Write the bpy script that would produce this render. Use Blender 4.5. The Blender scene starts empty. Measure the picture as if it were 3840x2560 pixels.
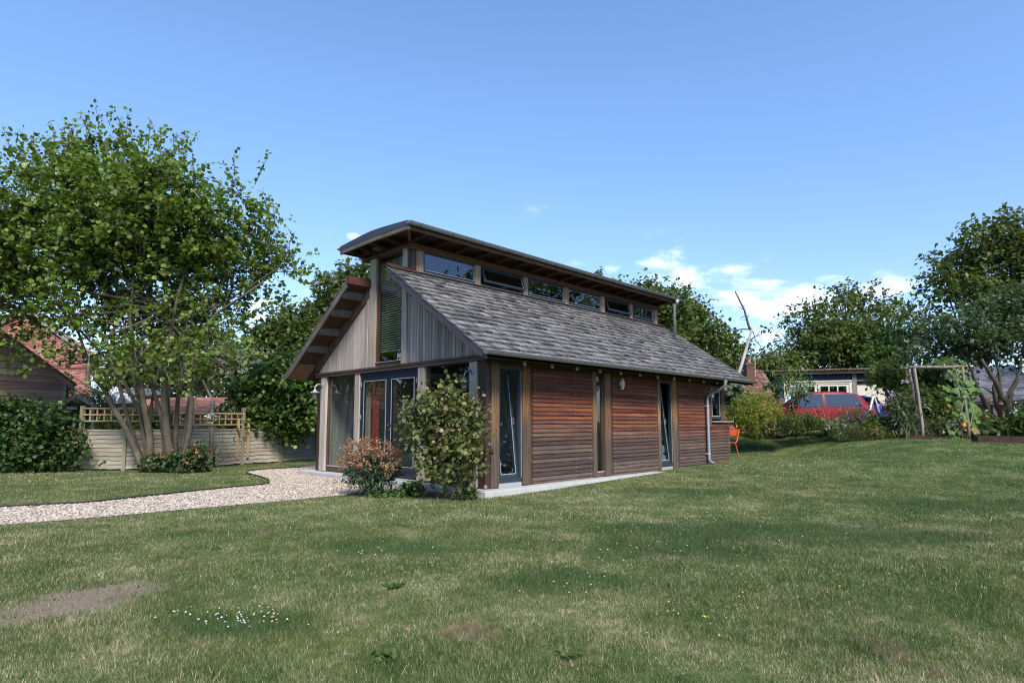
import bpy, math, random
import numpy as np
from mathutils import Vector, Matrix, Euler
random.seed(7); rng = np.random.default_rng(11)
S = bpy.context.scene
COL = S.collection
R = math.radians

# ------------------------------------------------------------------ camera, sky, sun, exposure
CAM = np.array([-7.048, -7.545, 1.129]); YAW = .776; PITCH = .095; FPX = 2249.793
cd = bpy.data.cameras.new('camera'); cam = bpy.data.objects.new('camera', cd); COL.objects.link(cam)
cam.location = CAM; cam.rotation_euler = (math.pi/2 + PITCH, 0, YAW - math.pi/2)
cd.sensor_width = 36; cd.lens = FPX/3840*36; cd.shift_y = 89.397/3840
cd.clip_start = .05; cd.clip_end = 3000
S.camera = cam
SUN_EL, SUN_AZ = 44, -116            # degrees; azimuth from +X towards +Y
S.view_settings.view_transform = 'Standard'; S.view_settings.look = 'None'
S.view_settings.gamma = 1; S.view_settings.use_curve_mapping = False
S.view_settings.exposure = 1.40
SKY_STRENGTH = .1
w = bpy.data.worlds.new('World'); S.world = w; w.use_nodes = True
sl = bpy.data.lights.new('sun', 'SUN'); sun = bpy.data.objects.new('sun', sl); COL.objects.link(sun)
sl.energy = 2.4; sl.angle = R(17); sl.color = (1, .92, .80)
sd = Vector((math.cos(R(SUN_AZ))*math.cos(R(SUN_EL)), math.sin(R(SUN_AZ))*math.cos(R(SUN_EL)), math.sin(R(SUN_EL))))
sun.rotation_euler = sd.to_track_quat('Z', 'Y').to_euler(); sun.location = (5, -20, 20)
S.cycles.max_bounces = 8; S.cycles.transparent_max_bounces = 16
S.cycles.caustics_reflective = False; S.cycles.caustics_refractive = False
S.cycles.use_denoising = True; S.cycles.filter_width = 1.15

class G:
    """small node-graph helper"""
    def __init__(s, nt): s.nt = nt; s.L = nt.links
    def n(s, t, ins=None, **kw):
        x = s.nt.nodes.new(t)
        for k, v in kw.items(): setattr(x, k, v)
        for k, v in (ins or {}).items():
            if isinstance(v, bpy.types.NodeSocket): s.L.new(v, x.inputs[k])
            else: x.inputs[k].default_value = v
        return x
    def math(s, op, a, b=0., c=0., clamp=False):
        x = s.n('ShaderNodeMath', {0: a, 1: b, 2: c}, operation=op); x.use_clamp = clamp; return x.outputs[0]
    def mix(s, f, a, b, blend='MIX'):
        x = s.n('ShaderNodeMix', data_type='RGBA', blend_type=blend); x.clamp_factor = True
        for i, v in ((0, f), (6, a), (7, b)):
            if isinstance(v, bpy.types.NodeSocket): s.L.new(v, x.inputs[i])
            else: x.inputs[i].default_value = v if i == 0 or len(v) == 4 else (*v, 1)
        return x.outputs[2]
    def ramp(s, f, stops, interp='LINEAR'):
        x = s.n('ShaderNodeValToRGB', {0: f}); x.color_ramp.interpolation = interp
        e = x.color_ramp.elements
        while len(e) < len(stops): e.new(.5)
        for k, (p, c) in zip(e, stops):
            k.position = p; k.color = (*c, 1) if not isinstance(c, (int, float)) else (c, c, c, 1)
        return x.outputs[0]
    def noise(s, vec, scale, detail=3., rough=.55, dist=0.):
        return s.n('ShaderNodeTexNoise', {'Vector': vec, 'Scale': scale, 'Detail': detail, 'Roughness': rough, 'Distortion': dist}).outputs[0]
    def mapr(s, v, a, b, c=0., d=1., smooth=True):
        x = s.n('ShaderNodeMapRange', {0: v, 1: a, 2: b, 3: c, 4: d}); x.interpolation_type = 'SMOOTHSTEP' if smooth else 'LINEAR'; return x.outputs[0]
    def scale(s, vec, sc):
        return s.n('ShaderNodeVectorMath', {0: vec, 1: sc}, operation='MULTIPLY').outputs[0]
    def add(s, a, b):
        return s.n('ShaderNodeVectorMath', {0: a, 1: b}, operation='ADD').outputs[0]

def at(px, py, D):
    """the place D metres in front of the viewpoint on the sight line of a photograph point"""
    fw = np.array([math.cos(YAW), math.sin(YAW), 0]); rt = np.array([math.sin(YAW), -math.cos(YAW), 0]); up = np.array([0, 0, 1.])
    F = fw*math.cos(PITCH)+up*math.sin(PITCH); U = up*math.cos(PITCH)-fw*math.sin(PITCH)
    d = F + rt*(px-1920)/FPX - U*(py-1369.4)/FPX
    return CAM + d/(d@fw)*D
def atz(px, py, z):
    d = at(px, py, 1) - CAM
    return CAM + d*((z-CAM[2])/d[2])

# sky: Nishita with thin broken cloud low over the horizon
g = G(w.node_tree); w.node_tree.nodes.clear()
sky = g.n('ShaderNodeTexSky', sky_type='NISHITA'); sky.sun_disc = False
sky.sun_elevation = R(SUN_EL); sky.sun_rotation = R(206); sky.air_density = 1.0; sky.dust_density = .35; sky.ozone_density = 2.2
tc = g.n('ShaderNodeTexCoord').outputs['Generated']
sx = g.n('ShaderNodeSeparateXYZ', {0: tc})
den = g.math('ADD', g.math('ABSOLUTE', sx.outputs[2]), .16)
pv = g.n('ShaderNodeCombineXYZ', {0: g.math('DIVIDE', sx.outputs[0], den), 1: g.math('DIVIDE', sx.outputs[1], den), 2: 0.}).outputs[0]
n1 = g.noise(pv, 5.2, 8., .62, .25); n2 = g.noise(pv, 1.3, 2., .5)
cov = g.math('ADD', g.math('MULTIPLY', n1, .75), g.math('MULTIPLY', n2, .35))
band = g.math('MULTIPLY', g.mapr(sx.outputs[2], -.02, .08), g.mapr(sx.outputs[2], .25, .13))
boost = 0.
for (px, py, wd, amp) in ((2500, 1000, .085, .22), (2700, 1040, .10, .20), (2420, 1050, .04, .14), (2290, 1010, .03, .2), (2850, 1160, .13, .16), (3100, 1130, .12, .14), (1325, 885, .02, .2), (1000, 1180, .07, .16), (3320, 1080, .06, .16)):
    d = at(px, py, 1)-CAM; d /= np.linalg.norm(d)
    v = g.n('ShaderNodeVectorMath', {0: g.n('ShaderNodeVectorMath', {0: tc}, operation='NORMALIZE').outputs[0], 1: tuple(d)}, operation='SUBTRACT').outputs[0]
    ln = g.n('ShaderNodeVectorMath', {0: g.scale(v, (1, 1, 1.9))}, operation='LENGTH').outputs['Value']
    boost = g.math('ADD', boost, g.mapr(ln, wd, wd*.2, 0, amp))
cl = g.math('MULTIPLY', g.mapr(g.math('ADD', g.math('ADD', cov, boost), g.math('MULTIPLY', band, .04)), .66, .90), g.mapr(sx.outputs[2], 0., .05))
cl = g.math('MULTIPLY', cl, g.mapr(sx.outputs[2], .42, .22))
blue = g.mix(1., g.mix(1., sky.outputs[0], (.87, .985, 1.10), 'MULTIPLY'), g.ramp(g.math('ABSOLUTE', sx.outputs[2]), ((.0, (.84, .80, .95)), (.2, (.86, .82, .96)), (.5, (1, 1, 1)))), 'MULTIPLY')
skyc = g.mix(g.math('MULTIPLY', cl, .6), blue, (6.9, 7.1, 7.7))
bg = g.n('ShaderNodeBackground', {0: skyc, 1: SKY_STRENGTH})
out = g.n('ShaderNodeOutputWorld'); g.L.new(bg.outputs[0], out.inputs[0])

# ------------------------------------------------------------------ materials
def newmat(name):
    m = bpy.data.materials.new(name); m.use_nodes = True; m.node_tree.nodes.clear()
    g = G(m.node_tree); o = g.n('ShaderNodeOutputMaterial'); return m, g, o
def princ(g, o, col, rough=.6, metal=0., spec=.5, bump=None, bstr=.3, bdist=.01, **kw):
    p = g.n('ShaderNodeBsdfPrincipled', {'Base Color': col if isinstance(col, bpy.types.NodeSocket) else (*col, 1), 'Roughness': rough, 'Metallic': metal, 'Specular IOR Level': spec})
    for k, v in kw.items(): p.inputs[k].default_value = v
    if bump is not None:
        b = g.n('ShaderNodeBump', {'Height': bump, 'Strength': bstr, 'Distance': bdist}); g.L.new(b.outputs[0], p.inputs['Normal'])
    g.L.new(p.outputs[0], o.inputs[0]); return p
def piece_rand(g):
    a = g.n('ShaderNodeObjectInfo').outputs['Random']; b = g.n('ShaderNodeNewGeometry').outputs['Random Per Island']
    return g.math('FRACT', g.math('ADD', a, b))
def plain(name, col, rough=.6, metal=0., var=.12, spec=.5, bscale=40., bstr=.1):
    m, g, o = newmat(name)
    t = g.n('ShaderNodeTexCoord').outputs['Object']; nz = g.noise(t, bscale*.15, 4.); fine = g.noise(t, bscale, 3.)
    k = g.math('ADD', g.math('MULTIPLY', g.math('SUBTRACT', nz, .5), var*2.5), 1.)
    c = g.n('ShaderNodeHueSaturation', {'Value': k, 'Color': (*col, 1)}).outputs[0]
    princ(g, o, c, g.math('ADD', rough-.08, g.math('MULTIPLY', nz, .16)), metal, spec, fine, bstr); return m
def wood(name, c1, c2, c3, axis=0, var=.5, rough=.75, wear=None, wearc=(.12, .098, .08), fine=1., bstr=.35):
    """grain runs along axis; wear=(z0, z1): silvered by rain splash from z0 up to z1"""
    m, g, o = newmat(name)
    t = g.n('ShaderNodeTexCoord').outputs['Object']; r = piece_rand(g)
    off = g.n('ShaderNodeCombineXYZ', {0: g.math('MULTIPLY', r, 37.), 1: g.math('MULTIPLY', r, 91.), 2: g.math('MULTIPLY', r, 53.)}).outputs[0]
    sc = [38.*fine]*3; sc2 = [9.]*3
    for a_ in ([axis] if isinstance(axis, int) else axis): sc[a_] = 1.6*fine; sc2[a_] = .9
    tt = g.add(t, off)
    gr = g.noise(g.scale(tt, tuple(sc)), 1., 5., .6, .6); bl = g.noise(g.scale(tt, tuple(sc2)), 1., 3., .5)
    f = g.math('ADD', g.math('MULTIPLY', gr, .6), g.math('MULTIPLY', bl, .4))
    c = g.ramp(f, ((.32, c1), (.5, c2), (.68, c3)))
    if wear:
        z = g.n('ShaderNodeSeparateXYZ', {0: g.n('ShaderNodeNewGeometry').outputs['Position']}).outputs[2]
        a = g.math('ADD', g.math('ADD', g.mapr(z, wear[0], wear[1], 1., 0.), g.math('MULTIPLY', g.math('SUBTRACT', bl, .5), 1.3)), g.math('MULTIPLY', g.math('SUBTRACT', r, .5), .55))
        wc = g.ramp(gr, ((.3, tuple(x*.45 for x in wearc)), (.55, wearc), (.75, tuple(x*1.45 for x in wearc))))
        c = g.mix(g.math('MULTIPLY', g.mapr(a, .2, .85), .88), c, wc)
    r2 = g.math('FRACT', g.math('MULTIPLY', r, 7.31))
    c = g.n('ShaderNodeHueSaturation', {'Color': c, 'Value': g.math('ADD', 1-var*.5, g.math('MULTIPLY', r2, var)), 'Saturation': g.math('ADD', .82, g.math('MULTIPLY', r, .3)), 'Hue': g.math('ADD', .492, g.math('MULTIPLY', r2, .016))}).outputs[0]
    princ(g, o, c, rough, 0., .3, gr, bstr, .004); return m
def leafmat(name, c1, c2, c3, trans=.3, rough=.45, nscale=.7, spec=.4):
    m, g, o = newmat(name)
    geo = g.n('ShaderNodeNewGeometry'); r = geo.outputs['Random Per Island']
    nz = g.noise(geo.outputs['Position'], nscale, 2.)
    f = g.math('ADD', g.math('MULTIPLY', r, .62), g.math('MULTIPLY', nz, .38))
    c = g.ramp(f, ((.15, c1), (.5, c2), (.85, c3)))
    p = g.n('ShaderNodeBsdfPrincipled', {'Base Color': c, 'Roughness': rough, 'Specular IOR Level': spec})
    tr = g.n('ShaderNodeBsdfTranslucent', {0: g.mix(1., c, (1.5, 1.45, .7), 'MULTIPLY')})
    mx = g.n('ShaderNodeMixShader', {0: trans}); g.L.new(p.outputs[0], mx.inputs[1]); g.L.new(tr.outputs[0], mx.inputs[2]); g.L.new(mx.outputs[0], o.inputs[0]); return m
def glassmat(name, tint=(.9, .94, .93), boost=1.7, rough=0.):
    m, g, o = newmat(name)
    t = g.n('ShaderNodeBsdfTransparent', {0: (*tint, 1)})
    wav = g.noise(g.n('ShaderNodeTexCoord').outputs['Object'], 1.2, 1.)
    b = g.n('ShaderNodeBump', {'Height': wav, 'Strength': .06, 'Distance': .05})
    gl = g.n('ShaderNodeBsdfGlossy', {'Color': (.95, .97, 1, 1), 'Roughness': rough, 'Normal': b.outputs[0]})
    geo = g.n('ShaderNodeNewGeometry')
    ct = g.math('ABSOLUTE', g.n('ShaderNodeVectorMath', {0: geo.outputs['Normal'], 1: geo.outputs['Incoming']}, operation='DOT_PRODUCT').outputs['Value'])
    fr = g.math('MULTIPLY', g.math('ADD', .04, g.math('MULTIPLY', g.math('POWER', g.math('SUBTRACT', 1., ct, clamp=True), 5.), .96)), boost, clamp=True)
    mx = g.n('ShaderNodeMixShader', {0: fr}); g.L.new(t.outputs[0], mx.inputs[1]); g.L.new(gl.outputs[0], mx.inputs[2]); g.L.new(mx.outputs[0], o.inputs[0]); return m
def brickmat(name, c1, c2, c3, var=.4, lichen=None):
    m, g, o = newmat(name)
    t = g.n('ShaderNodeTexCoord').outputs['Object']; r = piece_rand(g)
    nz = g.noise(g.n('ShaderNodeNewGeometry').outputs['Position'], 14., 4.)
    c = g.ramp(g.math('ADD', g.math('MULTIPLY', r, .7), g.math('MULTIPLY', nz, .3)), ((.2, c1), (.5, c2), (.8, c3)))
    if lichen:
        big = g.noise(g.n('ShaderNodeNewGeometry').outputs['Position'], 1.1, 5., .65)
        c = g.mix(g.math('MULTIPLY', g.mapr(big, .52, .68), .7), c, lichen)
    princ(g, o, c, .85, 0., .25, nz, .4, .01); return m

M = {}
M['board'] = wood('red cedar boards', (.045, .015, .009), (.125, .038, .02), (.235, .085, .043), 0, .7, .62, (.3, 1.5), (.074, .059, .048))
M['post_oak'] = wood('oak posts', (.06, .03, .014), (.16, .078, .03), (.31, .165, .068), 2, .3, .7, (.4, 1.7), (.082, .066, .052))
M['post_grey'] = wood('silvered posts', (.22, .185, .15), (.36, .31, .255), (.5, .44, .37), 2, .2)
M['oak_post_top'] = wood('weathered clerestory posts', (.15, .075, .035), (.27, .16, .085), (.42, .29, .19), 2, .3)
M['gable_board'] = wood('silvered gable boards', (.16, .13, .112), (.27, .225, .195), (.41, .35, .305), 2, .5)
M['gable_lit'] = wood('silvered gable boards lit', (.22, .185, .155), (.38, .325, .275), (.52, .455, .39), 2, .3)  # paler copy of the gable boards, sunlight on the left gable put into the colour
M['beam'] = wood('dark stained beams', (.035, .02, .014), (.065, .038, .026), (.1, .062, .042), 0, .3)
M['beam_y'] = wood('dark stained cross beams', (.035, .022, .016), (.07, .046, .034), (.11, .076, .056), 1, .3)
M['plate'] = wood('brown wall plate', (.055, .028, .016), (.1, .053, .03), (.155, .088, .05), 0, .2)
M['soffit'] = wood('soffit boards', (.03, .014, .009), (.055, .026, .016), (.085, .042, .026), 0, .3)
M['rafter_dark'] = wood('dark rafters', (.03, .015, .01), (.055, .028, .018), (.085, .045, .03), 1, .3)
M['rafter_end'] = wood('pale rafter ends', (.3, .19, .12), (.42, .28, .19), (.52, .37, .26), 1, .2)
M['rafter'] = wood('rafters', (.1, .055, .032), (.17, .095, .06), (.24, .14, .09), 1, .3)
M['barge_wood'] = wood('grey verge timber', (.065, .055, .045), (.115, .098, .08), (.175, .15, .125), (1, 2), .2)
M['barge_dark'] = plain('dark slate verge board', (.045, .045, .055), .6, 0, .2)
M['shake'] = wood('silver cedar shakes', (.048, .045, .043), (.122, .116, .112), (.24, .23, .223), (1, 2), .9, .85, bstr=.5)
M['zinc'] = plain('zinc gutter', (.30, .31, .32), .42, .75, .12, bscale=12)
M['zinc_pipe'] = plain('zinc downpipe', (.34, .35, .38), .45, .6, .1, bscale=12)
M['roof_metal'] = plain('dark zinc roof', (.055, .065, .085), .5, .3, .12)
M['brown_metal'] = plain('brown painted flashing', (.085, .028, .022), .45, .1, .1)
M['steel_brown'] = plain('brown painted steel', (.045, .021, .018), .5, 0, .1)
M['steel_dark'] = plain('dark brown painted steel', (.03, .018, .016), .5, 0, .1)
M['navy'] = plain('navy paint', (.008, .014, .03), .4, 0, .08)
M['frame_blue'] = plain('grey blue paint', (.022, .035, .046), .4, 0, .08)
M['kick_grey'] = plain('grey kick panel', (.30, .31, .33), .5, 0, .06)
M['bead'] = plain('pale glazing bead', (.5, .5, .5), .4, .3, .05)
M['steel'] = plain('bright steel', (.6, .6, .6), .3, .9, .05)
M['lamp_grey'] = plain('grey lamp metal', (.21, .245, .28), .45, .4, .08)
M['lamp_light'] = plain('galvanised lamp metal', (.42, .44, .46), .45, .5, .08)
M['glass'] = glassmat('window glass', boost=1.5)
M['glass_dark'] = glassmat('tinted car glass', (.25, .33, .42), 2.2)
M['lamp_glass'] = glassmat('lamp glass', (.9, .92, .92), 1.4)
M['slab'] = plain('concrete paving', (.40, .40, .39), .8, 0, .18, bscale=30, bstr=.25)
M['floor_wood'] = wood('interior floor', (.2, .1, .045), (.3, .155, .075), (.38, .21, .11), 0, .3)
M['plaster'] = plain('interior plaster', (.35, .34, .32), .9)
M['plaster_dark'] = plain('interior dark lining', (.3, .28, .25), .9)
M['curtain_red'] = plain('red curtain', (.28, .035, .025), .9)
M['curtain_beige'] = plain('beige curtain', (.32, .27, .19), .9)
M['plywood'] = wood('pale plywood', (.35, .26, .14), (.45, .34, .2), (.52, .41, .26), 2, .1)
M['white'] = plain('white paint', (.72, .71, .68), .55, 0, .08)
M['cream'] = plain('cream paint', (.62, .58, .48), .6, 0, .1)
M['blind'] = plain('blind slats', (.4, .38, .29), .5, .2)
M['barn'] = wood('brown waney boards', (.15, .08, .052), (.27, .155, .105), (.44, .31, .235), 0, .4, .75)
M['fence'] = wood('weathered fence boards', (.165, .142, .11), (.29, .255, .2), (.4, .36, .29), 0, .4, .85)
M['trellis'] = wood('tan trellis', (.25, .175, .095), (.36, .265, .15), (.44, .34, .21), 0, .25)
M['fence_post'] = wood('fence posts', (.15, .13, .08), (.25, .22, .14), (.34, .3, .21), 2, .3)
M['brick'] = brickmat('red bricks', (.25, .092, .072), (.36, .145, .118), (.44, .225, .19))
M['mortar'] = plain('mortar', (.38, .31, .24), .9)
M['tile'] = brickmat('old clay tiles', (.09, .045, .033), (.155, .078, .057), (.23, .135, .105), lichen=(.32, .3, .26, 1))
M['terracotta'] = brickmat('terracotta tiles', (.2, .095, .075), (.27, .14, .115), (.34, .2, .17), lichen=(.3, .24, .21, 1))
M['slate'] = brickmat('slates', (.075, .08, .1), (.12, .125, .15), (.18, .185, .21))
M['bark'] = plain('grey brown bark', (.075, .063, .044), .9, 0, .9, bscale=22, bstr=.5)
M['bark_dark'] = plain('dark bark', (.08, .068, .055), .9, 0, .4, bscale=22, bstr=.5)
M['bark_pale'] = plain('pale dead bark', (.36, .34, .32), .85, 0, .6, bscale=16, bstr=.5)
M['twig'] = plain('brown twigs', (.16, .11, .07), .85, 0, .3)
M['twig_grey'] = plain('grey dead twigs', (.3, .26, .23), .85, 0, .3)
M['hazel'] = leafmat('hazel leaves', (.058, .1, .015), (.118, .182, .03), (.21, .28, .06), .38, .42, .5)
M['dark_leaf'] = leafmat('dark tree leaves', (.042, .066, .016), (.082, .118, .03), (.13, .178, .054), .42, .5, .4)
M['mid_leaf'] = leafmat('mid green leaves', (.05, .08, .016), (.095, .14, .033), (.15, .205, .06), .42, .5, .4)
M['blue_leaf'] = leafmat('blue green leaves', (.037, .063, .026), (.07, .112, .05), (.115, .168, .088), .36, .42, .4)
M['bright_leaf'] = leafmat('bright green leaves', (.05, .1, .02), (.095, .17, .035), (.16, .25, .07), .35, .5, .5)
M['laurel'] = leafmat('laurel leaves', (.03, .072, .014), (.07, .132, .027), (.15, .22, .06), .34, .4, .6, .4)
M['ivy'] = leafmat('ivy leaves', (.018, .042, .011), (.038, .08, .02), (.08, .145, .04), .3, .45, .8)
M['viburnum'] = leafmat('viburnum leaves', (.055, .08, .022), (.115, .15, .042), (.23, .235, .095), .3, .5, 2.)
M['viburnum_red'] = leafmat('viburnum tinted leaves', (.14, .085, .06), (.22, .15, .1), (.3, .22, .15), .3, .5, 2.)
M['euphorbia'] = leafmat('euphorbia leaves', (.02, .05, .03), (.045, .085, .045), (.1, .13, .06), .2, .5, 2.)
M['euph_head'] = leafmat('euphorbia heads', (.22, .085, .055), (.37, .18, .115), (.43, .34, .18), .3, .6, 4.)
M['yellow_bush'] = leafmat('yellow green leaves', (.08, .11, .015), (.2, .23, .035), (.33, .35, .07), .3, .5, 1.2)
M['pumpkin_leaf'] = leafmat('pumpkin leaves', (.06, .13, .03), (.12, .22, .05), (.2, .3, .09), .4, .55, 1.)
M['dry_leaf'] = leafmat('dry leaves', (.13, .07, .03), (.24, .13, .06), (.36, .22, .11), .2, .7, 2.)
M['pale_leaf'] = leafmat('grey green leaves', (.07, .095, .05), (.13, .16, .08), (.22, .24, .13), .25, .5, 1.)
M['straw'] = leafmat('straw stems', (.2, .15, .07), (.32, .25, .13), (.42, .35, .2), .2, .6, 1.)
M['yellow_flower'] = plain('yellow petals', (.75, .5, .03), .6)
M['clover'] = plain('clover heads', (.6, .55, .5), .8, 0, .3)
M['white_flower'] = plain('white petals', (.78, .76, .74), .6)
M['pink_flower'] = plain('pale pink petals', (.68, .5, .68), .6)
M['purple_flower'] = plain('purple petals', (.32, .2, .5), .6)
M['red_flower'] = plain('red petals', (.35, .05, .035), .6)
M['orange'] = plain('orange paint', (.72, .12, .025), .4, 0, .04)
M['pumpkin'] = plain('pumpkin skin', (.72, .2, .02), .4, 0, .15)
M['car_red'] = plain('red car paint', (.2, .006, .009), .4, .0, .04, .2, bstr=0.)
M['car_blue'] = plain('blue car paint', (.02, .1, .48), .25, .1, .04, bstr=0.)
M['black'] = plain('black plastic', (.015, .015, .015), .5)
M['rubber'] = plain('rubber', (.02, .02, .02), .85)
M['tail_red'] = plain('tail light plastic', (.65, .04, .03), .25)
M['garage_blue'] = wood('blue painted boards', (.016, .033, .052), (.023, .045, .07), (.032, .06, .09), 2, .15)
M['dark_navy'] = plain('dark navy boards', (.012, .018, .028), .6)  # darker navy for the garage bay panel and back wall
M['grey_timber'] = wood('grey timber', (.15, .14, .13), (.23, .215, .2), (.31, .3, .28), 2, .3)
M['rust'] = plain('rusty corrugated iron', (.25, .15, .1), .8, 0, .6, bscale=10)
M['chimney_brick'] = brickmat('dark chimney bricks', (.07, .04, .03), (.12, .06, .045), (.18, .1, .075))
M['soil'] = plain('soil', (.055, .042, .032), .95, 0, .4, bscale=30, bstr=.6)
M['rope'] = plain('pale rope', (.45, .42, .36), .9)
M['feeder_green'] = plain('green plastic', (.12, .22, .06), .5)
M['feeder_mesh'] = plain('seed tube', (.12, .1, .08), .4)
M['pole'] = wood('rustic poles', (.13, .105, .085), (.22, .18, .15), (.32, .27, .23), 2, .2)
M['bird_table'] = wood('orange timber', (.4, .22, .1), (.52, .32, .16), (.6, .4, .22), 0, .2)

def pebblemat():
    m, g, o = newmat('pale gravel'); geo = g.n('ShaderNodeNewGeometry')
    c = g.ramp(geo.outputs['Random Per Island'], ((0, (.13, .1, .075)), (.25, (.33, .27, .21)), (.55, (.47, .405, .335)), (.8, (.57, .52, .46)), (1, (.42, .29, .19))))
    princ(g, o, c, .8, 0, .3); return m
M['pebble'] = pebblemat()
def gravelmat():
    m, g, o = newmat('gravel bed'); p = g.n('ShaderNodeNewGeometry').outputs['Position']
    v = g.n('ShaderNodeTexVoronoi', {'Vector': p, 'Scale': 34.})
    c = g.mix(.8, (.3, .26, .22), g.ramp(g.n('ShaderNodeSeparateColor', {0: v.outputs['Color']}).outputs[0], ((0, (.2, .16, .13)), (.5, (.42, .37, .32)), (1, (.55, .5, .46)))))
    princ(g, o, c, .9, 0, .2, v.outputs['Distance'], .8, .02); return m
M['gravel'] = gravelmat()

# bare worn patch in the lawn (world ellipse)
BP = atz(300, 2250, -.1); _b = atz(580, 2175, -.1)-atz(40, 2325, -.1); BPA = math.atan2(_b[1], _b[0])
CLOVER = [(2750, 1990, 1.9, .8), (2600, 1850, 1.3, .5), (2150, 2180, .7, .35), (900, 2345, .5, .22), (1500, 2060, .8, .4), (3600, 1900, 1.6, .7), (2500, 2060, 1.1, .5), (3400, 2020, 1., .4)]
CLOVER = [(*atz(a, b, -.1)[:2], c, d) for a, b, c, d in CLOVER]
def ellipse_mask(g, pos, cx, cy, a, b, ang, n, soft=.5):
    d = g.n('ShaderNodeVectorMath', {0: pos, 1: (cx, cy, 0)}, operation='SUBTRACT').outputs[0]
    rr = g.n('ShaderNodeVectorRotate', {'Vector': d, 'Angle': -ang}, rotation_type='Z_AXIS').outputs[0]
    l = g.n('ShaderNodeVectorMath', {0: g.scale(rr, (1/a, 1/b, 0))}, operation='LENGTH').outputs['Value']
    return g.mapr(g.math('ADD', l, g.math('MULTIPLY', g.math('SUBTRACT', n, .5), 1.3)), 1.+soft*.4, 1.-soft*.6)
def lawn_colour(g, rnd=None):
    pos = g.n('ShaderNodeNewGeometry').outputs['Position']
    flat = g.scale(pos, (1, 1, 0))
    big = g.noise(flat, .33, 4., .6, .3); mid = g.noise(flat, 1.7, 4., .65, .2); fine = g.noise(flat, 11., 3., .6)
    dry = g.math('ADD', g.math('ADD', g.math('MULTIPLY', g.math('SUBTRACT', big, .5), .62), g.math('MULTIPLY', g.math('SUBTRACT', mid, .5), 1.05)), g.math('ADD', g.math('MULTIPLY', g.math('SUBTRACT', fine, .5), .6), .572))
    # right of the house the lawn is lusher
    sp = g.n('ShaderNodeSeparateXYZ', {0: pos}); side = g.math('SUBTRACT', sp.outputs[0], sp.outputs[1])
    dry = g.math('SUBTRACT', dry, g.mapr(side, 4., 15., 0, .12))
    if rnd is not None: dry = g.math('ADD', dry, g.math('MULTIPLY', g.math('SUBTRACT', rnd, .5), .72))
    c = g.ramp(dry, ((.36, (.052, .092, .024)), (.56, (.116, .162, .05)), (.75, (.18, .2, .082)), (.90, (.33, .285, .175)), (1., (.5, .44, .31))))
    yg = g.noise(g.add(flat, (31, 7, 0)), .75, 3., .55, .4); br = g.noise(g.add(flat, (3, 57, 0)), 1.5, 4., .7, .3)
    c = g.mix(g.mapr(yg, .56, .70, 0, .55), c, g.mix(.5, (.15, .19, .035), c))
    c = g.mix(g.mapr(br, .60, .72, 0, .75), c, g.ramp(fine, ((.3, (.12, .09, .06)), (.6, (.26, .2, .125)), (.8, (.4, .34, .23)))))
    if rnd is not None: c = g.mix(g.mapr(g.math('FRACT', g.math('MULTIPLY', rnd, 13.7)), .945, .96), c, (.46, .42, .29))
    th = None
    for (x, y, a, b) in CLOVER:
        k = ellipse_mask(g, pos, x, y, a, b, YAW-math.pi/2, mid, .9); th = k if th is None else g.math('MAXIMUM', th, k)
    cl = g.ramp(g.math('ADD', fine if rnd is None else g.math('ADD', g.math('MULTIPLY', rnd, .6), .2), 0.), ((.3, (.034, .072, .02)), (.6, (.062, .112, .034)), (.8, (.11, .155, .06))))
    c = g.mix(g.math('MULTIPLY', th, .75), c, cl)
    bare = ellipse_mask(g, pos, BP[0], BP[1], .66, .44, BPA, g.math('ADD', g.math('MULTIPLY', mid, .5), g.math('MULTIPLY', fine, .5)), 1.1)
    return c, bare, pos
def lawnmat():
    m, g, o = newmat('lawn turf'); c, bare, pos = lawn_colour(g)
    c = g.mix(1., c, (.8, .78, .8), 'MULTIPLY')
    n = g.noise(pos, 60., 3.)
    c = g.mix(bare, c, g.ramp(n, ((.3, (.13, .1, .075)), (.7, (.25, .2, .15)))))
    princ(g, o, c, .95, 0, .15, n, .6, .03); return m
M['lawn'] = lawnmat()
def grassmat():
    m, g, o = newmat('grass blades'); r = g.n('ShaderNodeNewGeometry').outputs['Random Per Island']
    c, bare, pos = lawn_colour(g, r)
    p = g.n('ShaderNodeBsdfPrincipled', {'Base Color': c, 'Roughness': .6, 'Specular IOR Level': .25})
    tr = g.n('ShaderNodeBsdfTranslucent', {0: g.mix(1., c, (1.3, 1.3, .8), 'MULTIPLY')})
    mx = g.n('ShaderNodeMixShader', {0: .3}); g.L.new(p.outputs[0], mx.inputs[1]); g.L.new(tr.outputs[0], mx.inputs[2]); g.L.new(mx.outputs[0], o.inputs[0]); return m
M['grass'] = grassmat()

# ------------------------------------------------------------------ object helpers
WM = {}
def link(o, parent=None, label=None, cat=None, group=None, kind=None):
    COL.objects.link(o)
    if parent is not None:
        o.parent = parent; o.matrix_parent_inverse = WM[parent.name].inverted()
    WM[o.name] = o.matrix_basis.copy()
    if label: o['label'] = label
    if cat: o['category'] = cat
    if group: o['group'] = group
    if kind: o['kind'] = kind
    return o
def thing(name, loc, label, cat, group=None):
    o = bpy.data.objects.new(name, None); o.location = [float(v) for v in loc]; o.empty_display_size = .2
    o.matrix_basis = Matrix.Translation(o.location)
    return link(o, None, label, cat, group)
def put(name, mesh, mtx, parent=None, **kw):
    o = bpy.data.objects.new(name, mesh); o.matrix_basis = mtx; return link(o, parent, **kw)

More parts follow.
